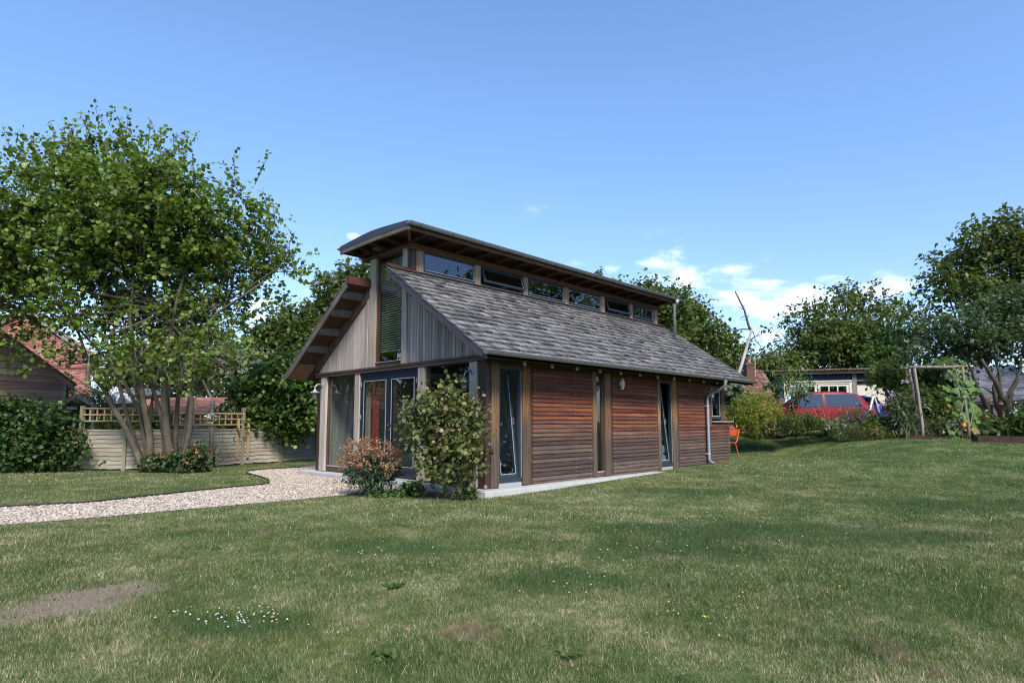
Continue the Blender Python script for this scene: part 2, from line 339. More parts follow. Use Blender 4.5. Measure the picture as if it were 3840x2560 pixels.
class MB:
    def __init__(s): s.v = []; s.f = []; s.mi = []
    def quadbox(s, P):
        b = len(s.v); s.v += [tuple(p) for p in P]
        s.f += [tuple(b+i for i in q) for q in ((0, 3, 2, 1), (4, 5, 6, 7), (0, 1, 5, 4), (1, 2, 6, 5), (2, 3, 7, 6), (3, 0, 4, 7))]; return s
    def box(s, x0, x1, y0, y1, z0, z1):
        return s.quadbox([(x0, y0, z0), (x1, y0, z0), (x1, y1, z0), (x0, y1, z0), (x0, y0, z1), (x1, y0, z1), (x1, y1, z1), (x0, y1, z1)])
    def bar(s, a, b, w, h, up=(0, 0, 1)):
        a = Vector(a); b = Vector(b); d = (b-a).normalized(); u = Vector(up)
        if abs(d.dot(u)) > .99: u = Vector((1, 0, 0))
        sdv = d.cross(u).normalized(); u = sdv.cross(d).normalized(); sdv *= w/2; u *= h/2
        return s.quadbox([a-sdv-u, a+sdv-u, a+sdv+u, a-sdv+u, b-sdv-u, b+sdv-u, b+sdv+u, b-sdv+u])
    def prism(s, poly, ext):
        """poly: list of 3D points (planar); ext: extrusion vector"""
        b = len(s.v); n = len(poly); e = Vector(ext)
        s.v += [tuple(p) for p in poly]+[tuple(Vector(p)+e) for p in poly]
        s.f.append(tuple(range(b, b+n))[::-1]); s.f.append(tuple(range(b+n, b+2*n)))
        for i in range(n): j = (i+1) % n; s.f.append((b+i, b+j, b+n+j, b+n+i))
        return s
    def tube(s, pts, rad, n=6, cap=True):
        pts = [Vector(p) for p in pts]; b = len(s.v); m = len(pts)
        if not hasattr(rad, '__len__'): rad = [rad]*m
        u = None
        for i, p in enumerate(pts):
            d = (pts[min(i+1, m-1)]-pts[max(i-1, 0)]).normalized()
            if u is None: u = d.orthogonal().normalized()
            u = (u-d*u.dot(d)).normalized(); v = d.cross(u)
            for k in range(n):
                a = 2*math.pi*k/n; s.v.append(tuple(p+(u*math.cos(a)+v*math.sin(a))*rad[i]))
        for i in range(m-1):
            for k in range(n):
                k2 = (k+1) % n; s.f.append((b+i*n+k, b+i*n+k2, b+(i+1)*n+k2, b+(i+1)*n+k))
        if cap: s.f.append(tuple(range(b, b+n))[::-1]); s.f.append(tuple(range(b+(m-1)*n, b+m*n)))
        return s
    def lathe(s, prof, c, n=14, axis=None):
        """prof: (radius, height); spun about z (or axis) through c"""
        b = len(s.v); c = Vector(c); q = Vector((0, 0, 1)).rotation_difference(Vector(axis)) if axis else None
        for r, h in prof:
            for k in range(n):
                a = 2*math.pi*k/n; p = Vector((r*math.cos(a), r*math.sin(a), h))
                s.v.append(tuple(c+(q @ p if q else p)))
        for i in range(len(prof)-1):
            for k in range(n):
                k2 = (k+1) % n; s.f.append((b+i*n+k, b+i*n+k2, b+(i+1)*n+k2, b+(i+1)*n+k))
        s.f.append(tuple(range(b, b+n))[::-1]); s.f.append(tuple(range(b+(len(prof)-1)*n, b+len(prof)*n))); return s
    def ball(s, c, r, n=8, m=5, sq=(1, 1, 1)):
        return s.lathe([(max(1e-4, math.sin(math.pi*i/m))*r*sq[0], -math.cos(math.pi*i/m)*r*sq[2]) for i in range(m+1)], c, n)
    def mesh(s, name, mat, smooth=False):
        me = bpy.data.meshes.new(name); me.from_pydata(s.v, [], s.f); me.validate()
        if mat is not None: me.materials.append(mat)
        if smooth: me.polygons.foreach_set('use_smooth', [True]*len(me.polygons))
        me.update(); return me
    def build(s, name, mat, parent=None, smooth=False, **kw):
        return put(name, s.mesh(name, mat, smooth), Matrix.Identity(4), parent, **kw)
def bevel(o, w=.006, seg=1):
    m = o.modifiers.new('bevel', 'BEVEL'); m.width = w; m.segments = seg; m.limit_method = 'ANGLE'; m.angle_limit = R(40); return o

def np_mesh(name, V, F, mat, smooth=False):
    """V (n,3), F (m,k) arrays with k = 3 or 4"""
    me = bpy.data.meshes.new(name); k = F.shape[1]
    me.vertices.add(len(V)); me.vertices.foreach_set('co', np.ascontiguousarray(V, np.float32).ravel())
    me.loops.add(F.size); me.loops.foreach_set('vertex_index', np.ascontiguousarray(F, np.int32).ravel())
    me.polygons.add(len(F)); me.polygons.foreach_set('loop_start', np.arange(0, F.size, k, dtype=np.int32))
    if smooth: me.polygons.foreach_set('use_smooth', np.ones(len(F), bool))
    me.update(calc_edges=True); me.materials.append(mat); return me

LEAF4 = (np.array([(0, 0, 0), (-.36, .26, .06), (-.40, .62, .05), (0, 1, -.1), (.40, .62, .05), (.36, .26, .06), (0, .5, -.01)]), np.array([(6, 1, 0), (6, 2, 1), (6, 3, 2), (6, 4, 3), (6, 5, 4), (6, 0, 5)]))
LEAF2 = (np.array([(0, 0, 0), (-.34, .5, .1), (0, 1, -.08), (.34, .5, .1)]), np.array([(0, 2, 1), (0, 3, 2)]))
LONG2 = (np.array([(0, 0, 0), (-.13, .45, .04), (0, 1, -.12), (.13, .45, .04)]), np.array([(0, 2, 1), (0, 3, 2)]))
ROUND = (np.array([(0, 0, 0)]+[(.5*math.sin(a), .45-.52*math.cos(a), .06*math.cos(3*a)-.06*abs(math.sin(a))) for a in (.5, 1.2, 2., 2.7, 3.4, 4.1, 4.9, 5.75)]+[(0, .45, .03)]),
         np.array([(9, 0, 1)]+[(9, i, i+1) for i in range(1, 8)]+[(9, 8, 0)]))
_a = np.linspace(.35, 2*math.pi-.35, 19); _r = .5*(1+.17*np.cos(5*(_a-math.pi)))
LOBED = (np.array([(0, .02, 0)]+[(_r[i]*math.sin(t), .48-_r[i]*math.cos(t), .05*math.cos(5*t)-.07*abs(math.sin(t))) for i, t in enumerate(_a)]+[(0, .45, .05)]), np.array([(20, 0, 1)]+[(20, i, i+1) for i in range(1, 19)]+[(20, 19, 0)]))
def unit(a): return a/np.maximum(np.linalg.norm(a, axis=-1, keepdims=True), 1e-9)
def leaves(name, P, Dv, size, tmpl, mat, parent=None, tilt=.5, **kw):
    T, F = tmpl; n = len(P); Dv = unit(Dv)
    up = np.zeros((n, 3)); up[:, 2] = 1; up += rng.normal(0, tilt, (n, 3))
    s = unit(np.cross(Dv, up)); nn = np.cross(s, Dv)
    V = P[:, None, :] + size[:, None, None]*(s[:, None, :]*T[None, :, 0:1] + Dv[:, None, :]*T[None, :, 1:2] + nn[:, None, :]*T[None, :, 2:3])
    FF = (np.arange(n)*len(T))[:, None, None] + F[None]
    return put(name, np_mesh(name, V.reshape(-1, 3), FF.reshape(-1, 3), mat), Matrix.Identity(4), parent, **kw)
def twig_points(lumps, n, per, L, up=.35, inner=.35, spread=.5, lat=1., droop=.25, flat=0.):
    """leaf positions and directions along twigs that fill a crown made of ellipsoid lumps"""
    lumps = np.array(lumps, float); wgt = (lumps[:, 3]*lumps[:, 4]*lumps[:, 5])**(.72); wgt /= wgt.sum()
    k = max(1, n//per); idx = rng.choice(len(lumps), k, p=wgt); d = unit(rng.normal(0, 1, (k, 3)))
    fr = inner+(1-inner)*rng.random(k)**.55
    st = lumps[idx, :3] + d*lumps[idx, 3:6]*fr[:, None]
    td = unit(d*.75+np.array([0, 0, up])+rng.normal(0, spread, (k, 3)))
    t = rng.random((k, per)); Lk = L*(.6+.8*rng.random(k))
    P = st[:, None, :] + td[:, None, :]*(t*Lk[:, None])[:, :, None]
    P[:, :, 2] -= droop*(t*Lk[:, None])**2*.5
    sd_ = unit(np.cross(td, rng.normal(0, 1, (k, 3))))
    sgn = np.where(rng.random((k, per)) < .5, -1, 1)[:, :, None]
    Dv = td[:, None, :]*.6 + sd_[:, None, :]*sgn*lat + rng.normal(0, .4, (k, per, 3)); Dv[:, :, 2] -= droop
    P = P + rng.normal(0, L*.06, P.shape)
    return P.reshape(-1, 3), Dv.reshape(-1, 3), st, td, Lk
def pxlumps(L, D, dj=.6, thin=.8):
    """lumps given as (photo x, photo y, radius in photo px[, distance offset])"""
    out = []
    for l in L:
        dd = D + (l[3] if len(l) > 3 else random.uniform(-dj, dj)); c = at(l[0], l[1], dd); r = l[2]*dd/FPX
        out.append((*c, r, r, r*thin))
    return out

# ------------------------------------------------------------------ terrain
def sst(t): t = np.clip(t, 0, 1); return t*t*(3-2*t)
def hgt(x, y):
    x = np.asarray(x, float); y = np.asarray(y, float)
    dx = np.maximum(np.maximum(-2-x, x-11.5), 0); dy = np.maximum(np.maximum(-.5-y, y-7), 0); d2 = dx*dx+dy*dy
    near = 1-.78*np.exp(-d2/3.2)
    z = -.1 + .1*sst(x/6)*np.exp(-np.maximum(-.5-y, 0)/4) + .70*sst((x-4.5)/10.5)*near*sst((9-y)/6)
    return z + .02*np.sin(x*.7+1)*np.sin(y*.6)*np.clip(-y-1, 0, 1)
def H(x, y): return float(hgt(x, y))
def gpt(px, py, it=12):
    """where a photo point's sight line meets the ground"""
    z = -.1
    for _ in range(it):
        p = atz(px, py, z) if py > 1600 else at(px, py, 25); z = .5*z+.5*H(p[0], p[1])
    return np.array([p[0], p[1], H(p[0], p[1])])
def ground():
    ax = np.concatenate([[-900, -400, -200, -100, -65], np.linspace(-45, 55, 261), [75, 110, 200, 400, 900]])
    X, Y = np.meshgrid(ax, ax, indexing='ij'); Z = hgt(X, Y)
    V = np.stack([X, Y, Z], -1).reshape(-1, 3); n = len(ax)
    i = np.arange(n-1); a = (i[:, None]*n+i[None, :]).ravel()
    F = np.stack([a, a+n, a+n+1, a+1], 1)
    put('lawn', np_mesh('lawn', V, F, M['lawn'], True), Matrix.Identity(4), kind='structure')
ground()

# gravel path
UP = [(-330, 1925), (0, 1905), (327, 1888), (653, 1852), (860, 1831), (975, 1821), (1010, 1813), (1008, 1803), (975, 1789), (925, 1777), (935, 1768), (985, 1762), (1126, 1754)]
LO = [(1345, 1846), (1290, 1857), (1180, 1868), (980, 1886), (653, 1915), (330, 1944), (0, 1970), (-330, 1998)]
upw = [atz(a, b, -.1)[:2] for a, b in UP]; low = [atz(a, b, -.1)[:2] for a, b in LO]
PATH = [tuple(p) for p in upw] + [(1.6, 8.6), (1.6, 6.3), (-.27, 6.3), (-.27, 1.6)] + [tuple(p) for p in low]
PATHA = np.array(PATH)
def in_poly(x, y, P):
    r = np.zeros(len(x), bool); n = len(P); j = n-1
    for i in range(n):
        xi, yi = P[i]; xj, yj = P[j]
        c = ((yi > y) != (yj > y)) & (x < (xj-xi)*(y-yi)/(yj-yi+1e-12)+xi); r ^= c; j = i
    return r
mb = MB(); mb.v = [(x, y, H(x, y)+.008) for x, y in PATH]; mb.f = [tuple(range(len(PATH)))]
po = mb.build('gravel_path', M['gravel'], kind='structure')
def pebbles():
    n = 60000; lo = PATHA.min(0); hi = PATHA.max(0)
    x = rng.uniform(lo[0], hi[0], n); y = rng.uniform(lo[1], hi[1], n); k = in_poly(x, y, PATHA) & (np.hypot(x-CAM[0], y-CAM[1]) < 19); x, y = x[k], y[k]
    x, y = x[:15000], y[:15000]; n = len(x)
    T = np.array([(1, 0, 0), (0, 1, 0), (-1, 0, 0), (0, -1, 0), (0, 0, .7), (0, 0, -.3)]); F = np.array([(0, 1, 4), (1, 2, 4), (2, 3, 4), (3, 0, 4), (1, 0, 5), (0, 3, 5)])
    a = rng.uniform(0, 6.28, n); s = rng.uniform(.011, .026, n); e = rng.uniform(.55, 1, n)
    tx = T[None, :, 0]*s[:, None]; ty = T[None, :, 1]*(s*e)[:, None]; tz = T[None, :, 2]*s[:, None]*.8 + rng.normal(0, .002, (n, 6))
    V = np.stack([x[:, None]+tx*np.cos(a)[:, None]-ty*np.sin(a)[:, None], y[:, None]+tx*np.sin(a)[:, None]+ty*np.cos(a)[:, None], hgt(x, y)[:, None]+.012+tz], -1)
    FF = (np.arange(n)*6)[:, None, None]+F[None]
    put('gravel', np_mesh('gravel', V.reshape(-1, 3), FF.reshape(-1, 3), M['pebble']), Matrix.Identity(4), kind='stuff')
pebbles()
mb = MB()
for a, b in zip(upw[:-1], upw[1:]): mb.bar((a[0], a[1], -.085), (b[0], b[1], -.085), .014, .05)
mb.build('path_edging', M['black'], kind='structure')
# planting bed along the house front
mb = MB(); bed = [(-.28, .0), (-.28, 1.75), (-1.1, 1.95), (-1.35, 1.45), (-1.1, .75), (-.75, .1), (-.5, -.1)]
mb.v = [(x, y, H(x, y)+.006) for x, y in bed]; mb.f = [tuple(range(len(bed)))]; mb.build('soil_bed', M['soil'], kind='structure')

# ------------------------------------------------------------------ the house
pav = bpy.data.objects.new('paving', None); link(pav, kind='structure')
xs = [-.27, .62, 1.52, 2.43, 3.32, 4.25, 5.15, 6.05, 6.95, 7.85, 8.75, 9.6]
for i, (a, b) in enumerate(zip(xs[:-1], xs[1:])):
    bevel(MB().box(a+.003, b-.003, -.285, .1, -.11, -.001*(i % 2)).build('paving_slab', M['slab'], pav), .008)
ys = [.1, .62, 1.5, 2.4, 3.3, 4.2, 5.1, 6.25]
for i, (a, b) in enumerate(zip(ys[:-1], ys[1:])):
    bevel(MB().box(-.27, .1, a+.003, b-.003, -.11, -.001*((i+1) % 2)).build('paving_slab', M['slab'], pav), .008)

HOUSE = thing('timber_house', (0, 0, 0), 'single-storey timber house with shake roof and raised strip of clerestory windows', 'house')
W, TA, TB, L = 5.94, 2.22, 3.745, 9.32
ztop = lambda y: 2.66+.682*y                      # shake surface of the near slope
mir = lambda y: W-y
def pane(x0, x1, y0, y1, z0, z1, parent, name='pane', mat='glass'):
    return MB().box(x0, x1, y0, y1, z0, z1).build(name, M[mat], parent)
# floor and linings
MB().box(.1, 9.25, .1, 5.85, -.1, .012).build('floor', M['floor_wood'], HOUSE)
MB().box(9.15, 9.27, .12, 5.8, .0, 2.5).prism([(9.15, .12, 2.5), (9.15, 5.8, 2.5), (9.15, 3.72, 4.0), (9.15, 2.2, 4.0)], (.12, 0, 0)).build('end_wall', M['plaster_dark'], HOUSE)
MB().box(.1, 9.14, 5.8, 5.92, -.05, 2.5).build('back_wall', M['plaster'], HOUSE)
MB().box(5.0, 5.1, .3, 5.7, .02, 2.7).build('partition', M['plaster'], HOUSE)
MB().box(6.2, 6.28, 2.3, 3.66, 3.6, 4.7).build('upper_lining', M['plaster_dark'], HOUSE)
# steel corner posts
for y0, y1 in ((0, .2), (5.74, 5.94)):
    bevel(MB().box(0, .108, y0, y1, .002, 2.2).build('steel_post', M['steel_brown'], HOUSE), .004)
# oak posts on the front
for y0, y1 in ((.2, .408), (1.71, 1.907), (4.014, 4.215), (5.492, 5.735)):
    bevel(MB().box(-.035, .09, y0, y1, .012, 2.197).build('front_post', M['post_grey'], HOUSE), .006)
MB().box(-.055, .1, -.02, 5.96, 2.2, 2.262).box(-.075, .1, -.03, 5.97, 2.264, 2.302).build('front_beam', M['beam_y'], HOUSE)
# fixed glazing beside the door
for y0, y1 in ((.408, 1.71), (4.215, 5.492)):
    f = MB().box(.02, .09, y0, y1, .012, .125).box(.02, .09, y0, y0+.045, .127, 2.197).box(.02, .09, y1-.045, y1, .127, 2.197).build('glazing_frame', M['beam_y'], HOUSE)
    MB().box(.01, .06, y0+.05, y1-.05, .127, .142).build('glazing_bead', M['bead'], f)
    pane(.045, .053, y0+.046, y1-.046, .143, 2.197, f)
# french door
f = MB().box(-.005, .075, 1.907, 1.957, .02, 2.197).box(-.005, .075, 3.964, 4.014, .02, 2.197).box(-.005, .075, 1.959, 3.962, 2.11, 2.197).build('door_frame', M['navy'], HOUSE)
MB().box(-.02, .07, 1.93, 3.99, .006, .028).build('threshold', M['bead'], f)
for (a, b, ga, gb) in ((1.96, 2.934, 1.984+.07, 2.841), (2.938, 3.96, 3.03, 3.882)):
    d = MB().box(.0, .055, a, ga, .032, 2.105).box(.0, .055, gb, b, .032, 2.105).box(.0, .055, ga+.001, gb-.001, 2.02, 2.105).box(.0, .055, ga+.001, gb-.001, .032, .25).box(-.012, .0, a+.01, b-.01, .05, .13).build('door_leaf', M['navy'], HOUSE)
    pane(.024, .032, ga, gb, .25, 2.02, d)
    bd = MB()
    for y in (ga, gb-.012): bd.box(-.006, -.0005, y, y+.012, .25, 2.02)
    bd.box(-.006, -.0005, ga+.0125, gb-.0125, 2.008, 2.02).box(-.006, -.0005, ga+.0125, gb-.0125, .25, .262).build('glazing_bead', M['bead'], d)
    hy = a-.01 if a < 2 else b-.01
    for z in (.35, 1.25, 1.95): MB().tube([(-.02, hy+.01, z-.05), (-.02, hy+.01, z+.05)], .012, 6).build('hinge', M['steel'], d)
    if a < 2:
        MB().tube([(-.03, 2.885, 1.08), (-.055, 2.885, 1.08), (-.06, 2.80, 1.08), (-.06, 2.75, 1.078)], .01, 6).lathe([(.022, 0), (.022, .012)], (-.002, 2.885, 1.08), 10, (-1, 0, 0)).build('handle', M['steel'], d)
        MB().lathe([(.02, 0), (.02, .01)], (-.002, 2.885, .99), 10, (-1, 0, 0)).build('lock', M['steel'], d)
# gable cladding
tlow = lambda y: 2.305+.69*min(y, W-y)          # underside of the verge trim
def gable_boards(y0, y1, wd, mat, jit):
    back = MB().prism([(.03, y0, 2.304), (.03, y1, 2.304), (.03, y1, tlow(y1)+.15), (.03, y0, tlow(y0)+.15)], (.05, 0, 0)).build('gable_cladding', M['beam_y'], HOUSE)
    y = y0
    while y < y1-.02:
        w_ = min(wd*random.uniform(1-jit, 1+jit), y1-y); e = y+w_-.011; x = -random.uniform(0, .006)
        if min(tlow(y), tlow(e)) > 2.31: MB().prism([(x, y, 2.306), (x, e, 2.306), (x, e, tlow(e)+.03), (x, y, tlow(y)+.03)], (.028, 0, 0)).build('board', M[mat], back)
        y += w_
gable_boards(.06, 2.41, .1, 'gable_board', .12)
gable_boards(3.815, 5.9, .13, 'gable_lit', .25)
# the tall window between the roof slopes
for y0, y1 in ((2.33, 2.488), (3.472, 3.70)):
    bevel(MB().box(-.032, .08, y0, y1, 2.304, 4.668).build('tower_post', M['post_grey'], HOUSE), .005)
MB().box(0, .108, 2.22, 2.328, 4.0, 4.668).build('steel_post', M['steel_brown'], HOUSE); MB().box(0.002, .108, 3.64, 3.748, 2.6, 4.668).build('steel_post', M['steel_brown'], HOUSE)
bevel(MB().box(-.03, .03, 3.75, 3.813, 2.304, 3.95).build('cover_board', M['gable_lit'], HOUSE), .004)
bevel(MB().box(-.03, .03, 2.412, 2.487, 2.304, 3.9).build('cover_board', M['gable_board'], HOUSE), .004) if False else None
tw = MB().box(.02, .08, 2.488, 3.472, 2.304, 2.385).box(.02, .07, 2.488, 2.518, 2.4, 4.668).box(.02, .07, 3.442, 3.472, 2.4, 4.668).build('tall_window', M['plate'], HOUSE)
MB().box(-.01, .08, 2.49, 3.47, 2.386, 2.398).build('sill_strip', M['bead'], tw)
pane(.04, .048, 2.519, 3.441, 2.399, 4.668, tw)
for k in range(40):
    z = 2.62+.05*k; MB().quadbox([(.10, 2.53, z), (.13, 2.53, z+.028), (.13, 3.43, z+.028), (.10, 3.43, z), (.10, 2.53, z+.003), (.13, 2.53, z+.031), (.13, 3.43, z+.031), (.10, 3.43, z+.003)]).build('blind_slat', M['blind'], tw)
MB().tube([(.11, 2.75, 2.6), (.11, 2.75, 4.65)], .002, 4).tube([(.11, 3.2, 2.6), (.11, 3.2, 4.65)], .002, 4).build('blind_cord', M['blind'], tw)

# long wall: boards, posts, narrow windows
NB = 27; BH = 2.18/NB
def board_mesh(Lb):
    V = []; n = 2
    for x in (0, Lb): V += [(x, .006, 0.004), (x, -.014, 0.0), (x, -.018, .012), (x, -.002, BH-.007), (x, .006, BH-.007)]
    F = [(0, 1, 6, 5), (1, 2, 7, 6), (2, 3, 8, 7), (3, 4, 9, 8), (4, 3, 2, 1, 0), (5, 6, 7, 8, 9)]
    me = bpy.data.meshes.new('board'); me.from_pydata(V, [], F); me.materials.append(M['board']); return me
sc = None
for pi, (x0, x1, x1low, zlow) in enumerate(((1.172, 2.998, 0, 0), (3.722, 5.552, 0, 0), (6.55, 8.333, 9.4, 1.12))):
    bx = MB().box(x0-.02, x1+.008, .012, .13, -.035, 2.2)
    if x1low: bx.box(x1+.009, x1low-.004, .012, .13, -.035, 1.125)
    wp = bx.build('wall_panel', M['beam'], HOUSE)
    m1 = board_mesh(x1-x0); m2 = board_mesh(x1low-x0) if x1low else None; screws = MB()
    for k in range(NB):
        z = -.03+k*BH; long_ = x1low and z+BH < zlow
        put('board', m2 if long_ else m1, Matrix.Translation((x0, random.uniform(-.0015, .0015), z)) @ Matrix.Rotation(random.gauss(0, .0006), 4, 'Y'), wp)
        xe = x1low if long_ else x1
        for q in ((.045, .36, .70, .965) if not long_ else (.03, .22, .43, .62, .8, .98)):
            x = x0+(xe-x0)*q; screws.box(x-.004, x+.004, -.0195, -.012, z+BH*.42, z+BH*.42+.008)
    screws.build('screws', M['bead'], wp, kind='stuff')
def lpost(x0, x1, y0, mat='post_oak', z0=.01, z1=2.2):
    return bevel(MB().box(x0, x1, y0, .1, z0, z1).build('wall_post', M[mat], HOUSE), .006)
lpost(.112, .290, -.035); lpost(.885, 1.07, -.04); lpost(1.074, 1.148, -.012, 'beam', .01)
lpost(3.008, 3.138, -.03); lpost(3.432, 3.62, -.03); lpost(3.624, 3.70, -.012, 'beam')
lpost(5.56, 5.675, -.03); lpost(6.232, 6.44, -.03); lpost(6.444, 6.54, -.012, 'beam')
lpost(8.905, 9.14, -.02, 'plate', 1.176)
def tilt_window(x0, x1, ang):
    fr = MB().box(x0, x0+.05, .0, .07, .075, 2.14).box(x1-.05, x1, .0, .07, .075, 2.14).box(x0+.051, x1-.051, .0, .07, 2.08, 2.14).box(x0+.051, x1-.051, .0, .07, .075, .15).build('window', M['frame_blue'], HOUSE)
    MB().box(x0+.002, x0+.012, -.003, -.0005, .15, 2.08).box(x1-.012, x1-.002, -.003, -.0005, .15, 2.08).build('weather_strip', M['bead'], fr)
    a, b = x0+.045, x1-.045; hh = 1.93
    mt = Matrix.Translation((0, .03, .152)) @ Matrix.Rotation(-R(ang), 4, 'X')
    sm = MB().box(a, a+.06, 0, .05, 0, hh).box(b-.06, b, 0, .05, 0, hh).box(a+.061, b-.061, 0, .05, hh-.06, hh).box(a+.061, b-.061, 0, .05, 0, .065).mesh('sash', M['frame_blue'])
    s_ = put('sash', sm, mt, fr)
    put('pane', MB().box(a+.06, b-.06, .02, .028, .066, hh-.06).mesh('pane', M['glass']), mt, fr)
    put('glazing_bead', MB().box(a+.061, a+.07, -.004, .0, .066, hh-.06).box(b-.07, b-.061, -.004, 0, .066, hh-.06).box(a+.071, b-.071, -.004, 0, .066, .076).mesh('bead', M['bead']), mt, fr)
    put('handle', MB().box(b-.035, b-.02, -.03, -.001, .95, 1.07).mesh('handle', M['steel']), mt, fr)
    MB().box(x0+.001, x1-.001, -.004, .08, .004, .073).build('kick_panel', M['kick_grey'], HOUSE)
    MB().box(x0, x1, .0, .08, 2.142, 2.2).build('head_board', M['beam'], HOUSE)
tilt_window(.292, .882, 6.5); tilt_window(5.68, 6.228, 6.5)
f = MB().box(3.14, 3.43, .01, .09, .012, .1).build('slit_window', M['post_oak'], HOUSE)
MB().box(3.14, 3.43, .005, .06, .101, .115).build('sill_strip', M['bead'], f); pane(3.141, 3.429, .04, .048, .116, 2.2, f)
f = MB().box(8.338, 8.388, .01, .07, 1.22, 2.14).box(8.85, 8.902, .01, .07, 1.22, 2.14).box(8.389, 8.849, .01, .07, 2.06, 2.14).box(8.389, 8.849, .01, .07, 1.22, 1.30).build('window', M['frame_blue'], HOUSE)
MB().box(8.38, 8.40, -.0, .009, 1.30, 2.06).box(8.84, 8.86, 0, .009, 1.30, 2.06).box(8.401, 8.839, 0, .009, 1.29, 1.31).build('glazing_bead', M['bead'], f)
pane(8.389, 8.849, .035, .043, 1.3, 2.06, f)
bevel(MB().box(8.31, 9.52, -.075, .12, 1.13, 1.172).build('window_sill', M['grey_timber'], HOUSE), .006)
MB().box(9.28, 9.39, .13, 5.9, -.1, 1.12).build('end_wall', M['beam_y'], HOUSE); MB().box(9.02, 9.13, .1, 5.9, 1.18, 2.5).build('end_wall', M['beam_y'], HOUSE)
MB().box(0.11, 9.14, .005, .12, 2.202, 2.54).build('wall_beam', M['beam'], HOUSE)

# pitched roofs
XV, XE = -.53, 9.71
def slope(side):
    Y = (lambda y: y) if side == 0 else mir
    P = lambda y, dz: (XV, Y(y), ztop(y)+dz)
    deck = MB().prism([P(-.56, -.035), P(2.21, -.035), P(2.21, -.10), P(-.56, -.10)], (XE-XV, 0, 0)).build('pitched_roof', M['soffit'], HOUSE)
    # verge board in front of the deck
    MB().prism([(XV-.035, Y(-.60), ztop(-.60)+.0), (XV-.035, Y(2.21), ztop(2.21)+.0), (XV-.035, Y(2.21), ztop(2.21)-.175), (XV-.035, Y(-.36), ztop(-.36)-.175), (XV-.035, Y(-.60), 2.145)], (.033, 0, 0)).build('verge_board', M['barge_dark' if side == 0 else 'barge_wood'], deck)
    MB().prism([(XE, Y(-.58), ztop(-.58)), (XE, Y(2.21), ztop(2.21)), (XE, Y(2.21), ztop(2.21)-.19), (XE, Y(-.58), ztop(-.58)-.13)], (.03, 0, 0)).build('verge_board', M['barge_wood'], deck)
    # trim against the gable wall
    MB().prism([(-.05, Y(.0), tlow(0)), (-.05, Y(2.2), tlow(2.2)), (-.05, Y(2.2), ztop(2.2)-.105), (-.05, Y(0.), ztop(0.)-.105)], (.045, 0, 0)).build('gable_trim', M['plate'], deck)
    for y in (.5, 1.02, 1.55, 2.02):
        c = ztop(y)-.165
        MB().prism([(XV+.001, Y(y-.036), c+.05-.025), (XV+.001, Y(y+.036), c+.05+.025), (XV+.001, Y(y+.036), c-.045+.025), (XV+.001, Y(y-.036), c-.06-.025)], (.475, 0, 0)).build('lookout', M['barge_wood'], deck)
    MB().prism([(XV+.001, Y(-.5), ztop(-.5)-.105), (XV+.001, Y(-.05), ztop(-.05)-.105), (XV+.001, Y(-.05), ztop(-.05)-.15), (XV+.001, Y(-.5), ztop(-.5)-.15)], (.475, 0, 0)).build('eaves_board', M['rafter'], deck)
    # eaves: fascia, rafter tails
    y0, y1 = sorted((Y(-.56), Y(-.525))); MB().box(XV+.002, XE, y0, y1, 2.175, 2.272).build('fascia', M['beam'], deck)
    if side == 0:
        for k in range(12):
            x = .53+.735*k
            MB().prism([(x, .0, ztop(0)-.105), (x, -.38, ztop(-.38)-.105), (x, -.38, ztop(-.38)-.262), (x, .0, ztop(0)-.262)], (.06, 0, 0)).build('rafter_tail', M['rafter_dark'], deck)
            MB().box(x-.003, x+.063, -.402, -.3805, 2.125, 2.205).build('rafter_end', M['rafter_end'], deck)
    # shakes
    ang = math.atan(.682); sl_ = math.hypot(2.77, 2.77*.682); ncourse = 17; ex = 3.38/ncourse
    us = Vector((1, 0, 0)); vs = Vector((0, math.cos(ang)*(1 if side == 0 else -1), math.sin(ang))); ns = us.cross(vs) if side == 0 else vs.cross(us)
    items = []
    for c in range(ncourse):
        x = XV-.02-random.uniform(0, .1)
        while x < XE+.02:
            wv = random.choice((.13, .15, .17, .19, .21, .24)); xx0 = max(x, XV-.045); xx1 = min(x+wv-.007, XE+.05)
            if xx1-xx0 > .03: items.append((xx0, xx1, c*ex+random.gauss(0, .012), random.uniform(.022, .046), random.gauss(0, .016), random.uniform(0, .012), c))
            x += wv
    def shake(mb, it, org=None):
        x0, x1, v, th, rot, lift, c = it; ln = ex+.07 if c < ncourse-1 else ex-.02
        xm = (x0+x1)/2; hw = (x1-x0)/2; base = Vector((0, Y(-.60), ztop(-.60)-.03))
        def q(u, t, n_):
            u2 = u*math.cos(rot)-t*math.sin(rot); t2 = u*math.sin(rot)+t*math.cos(rot)
            p = base+us*(xm+u2)+vs*(v+t2)+ns*n_
            return p-org if org is not None else p
        w1 = random.uniform(-.006, .006)
        mb.quadbox([q(-hw, w1, .012+lift), q(hw, -w1, .012+lift), q(hw, ln, .0), q(-hw, ln, .0), q(-hw, w1, .012+th+lift), q(hw, -w1, .012+th+lift), q(hw, ln, .008), q(-hw, ln, .008)])
    if side == 0:
        items.sort(key=lambda it: (it[0]+7)**2+(it[2]*.8+6)**2*.6)
        for it in items[:300]:
            o = Vector(((it[0]+it[1])/2, Y(-.6)+it[2]*math.cos(ang), ztop(-.6)+it[2]*math.sin(ang))); b = MB(); shake(b, it, o)
            put('shingle', b.mesh('shingle', M['shake']), Matrix.Translation(o), deck)
        rest = items[300:]
    else: rest = items
    b = MB()
    for it in rest: shake(b, it)
    b.build('shingles', M['shake'], deck, kind='stuff')
    # half-round gutter with brackets
    gy = Y(-.635); gz = 2.272; prof = [(math.cos(a), math.sin(a)) for a in np.linspace(math.pi, 2*math.pi, 9)]
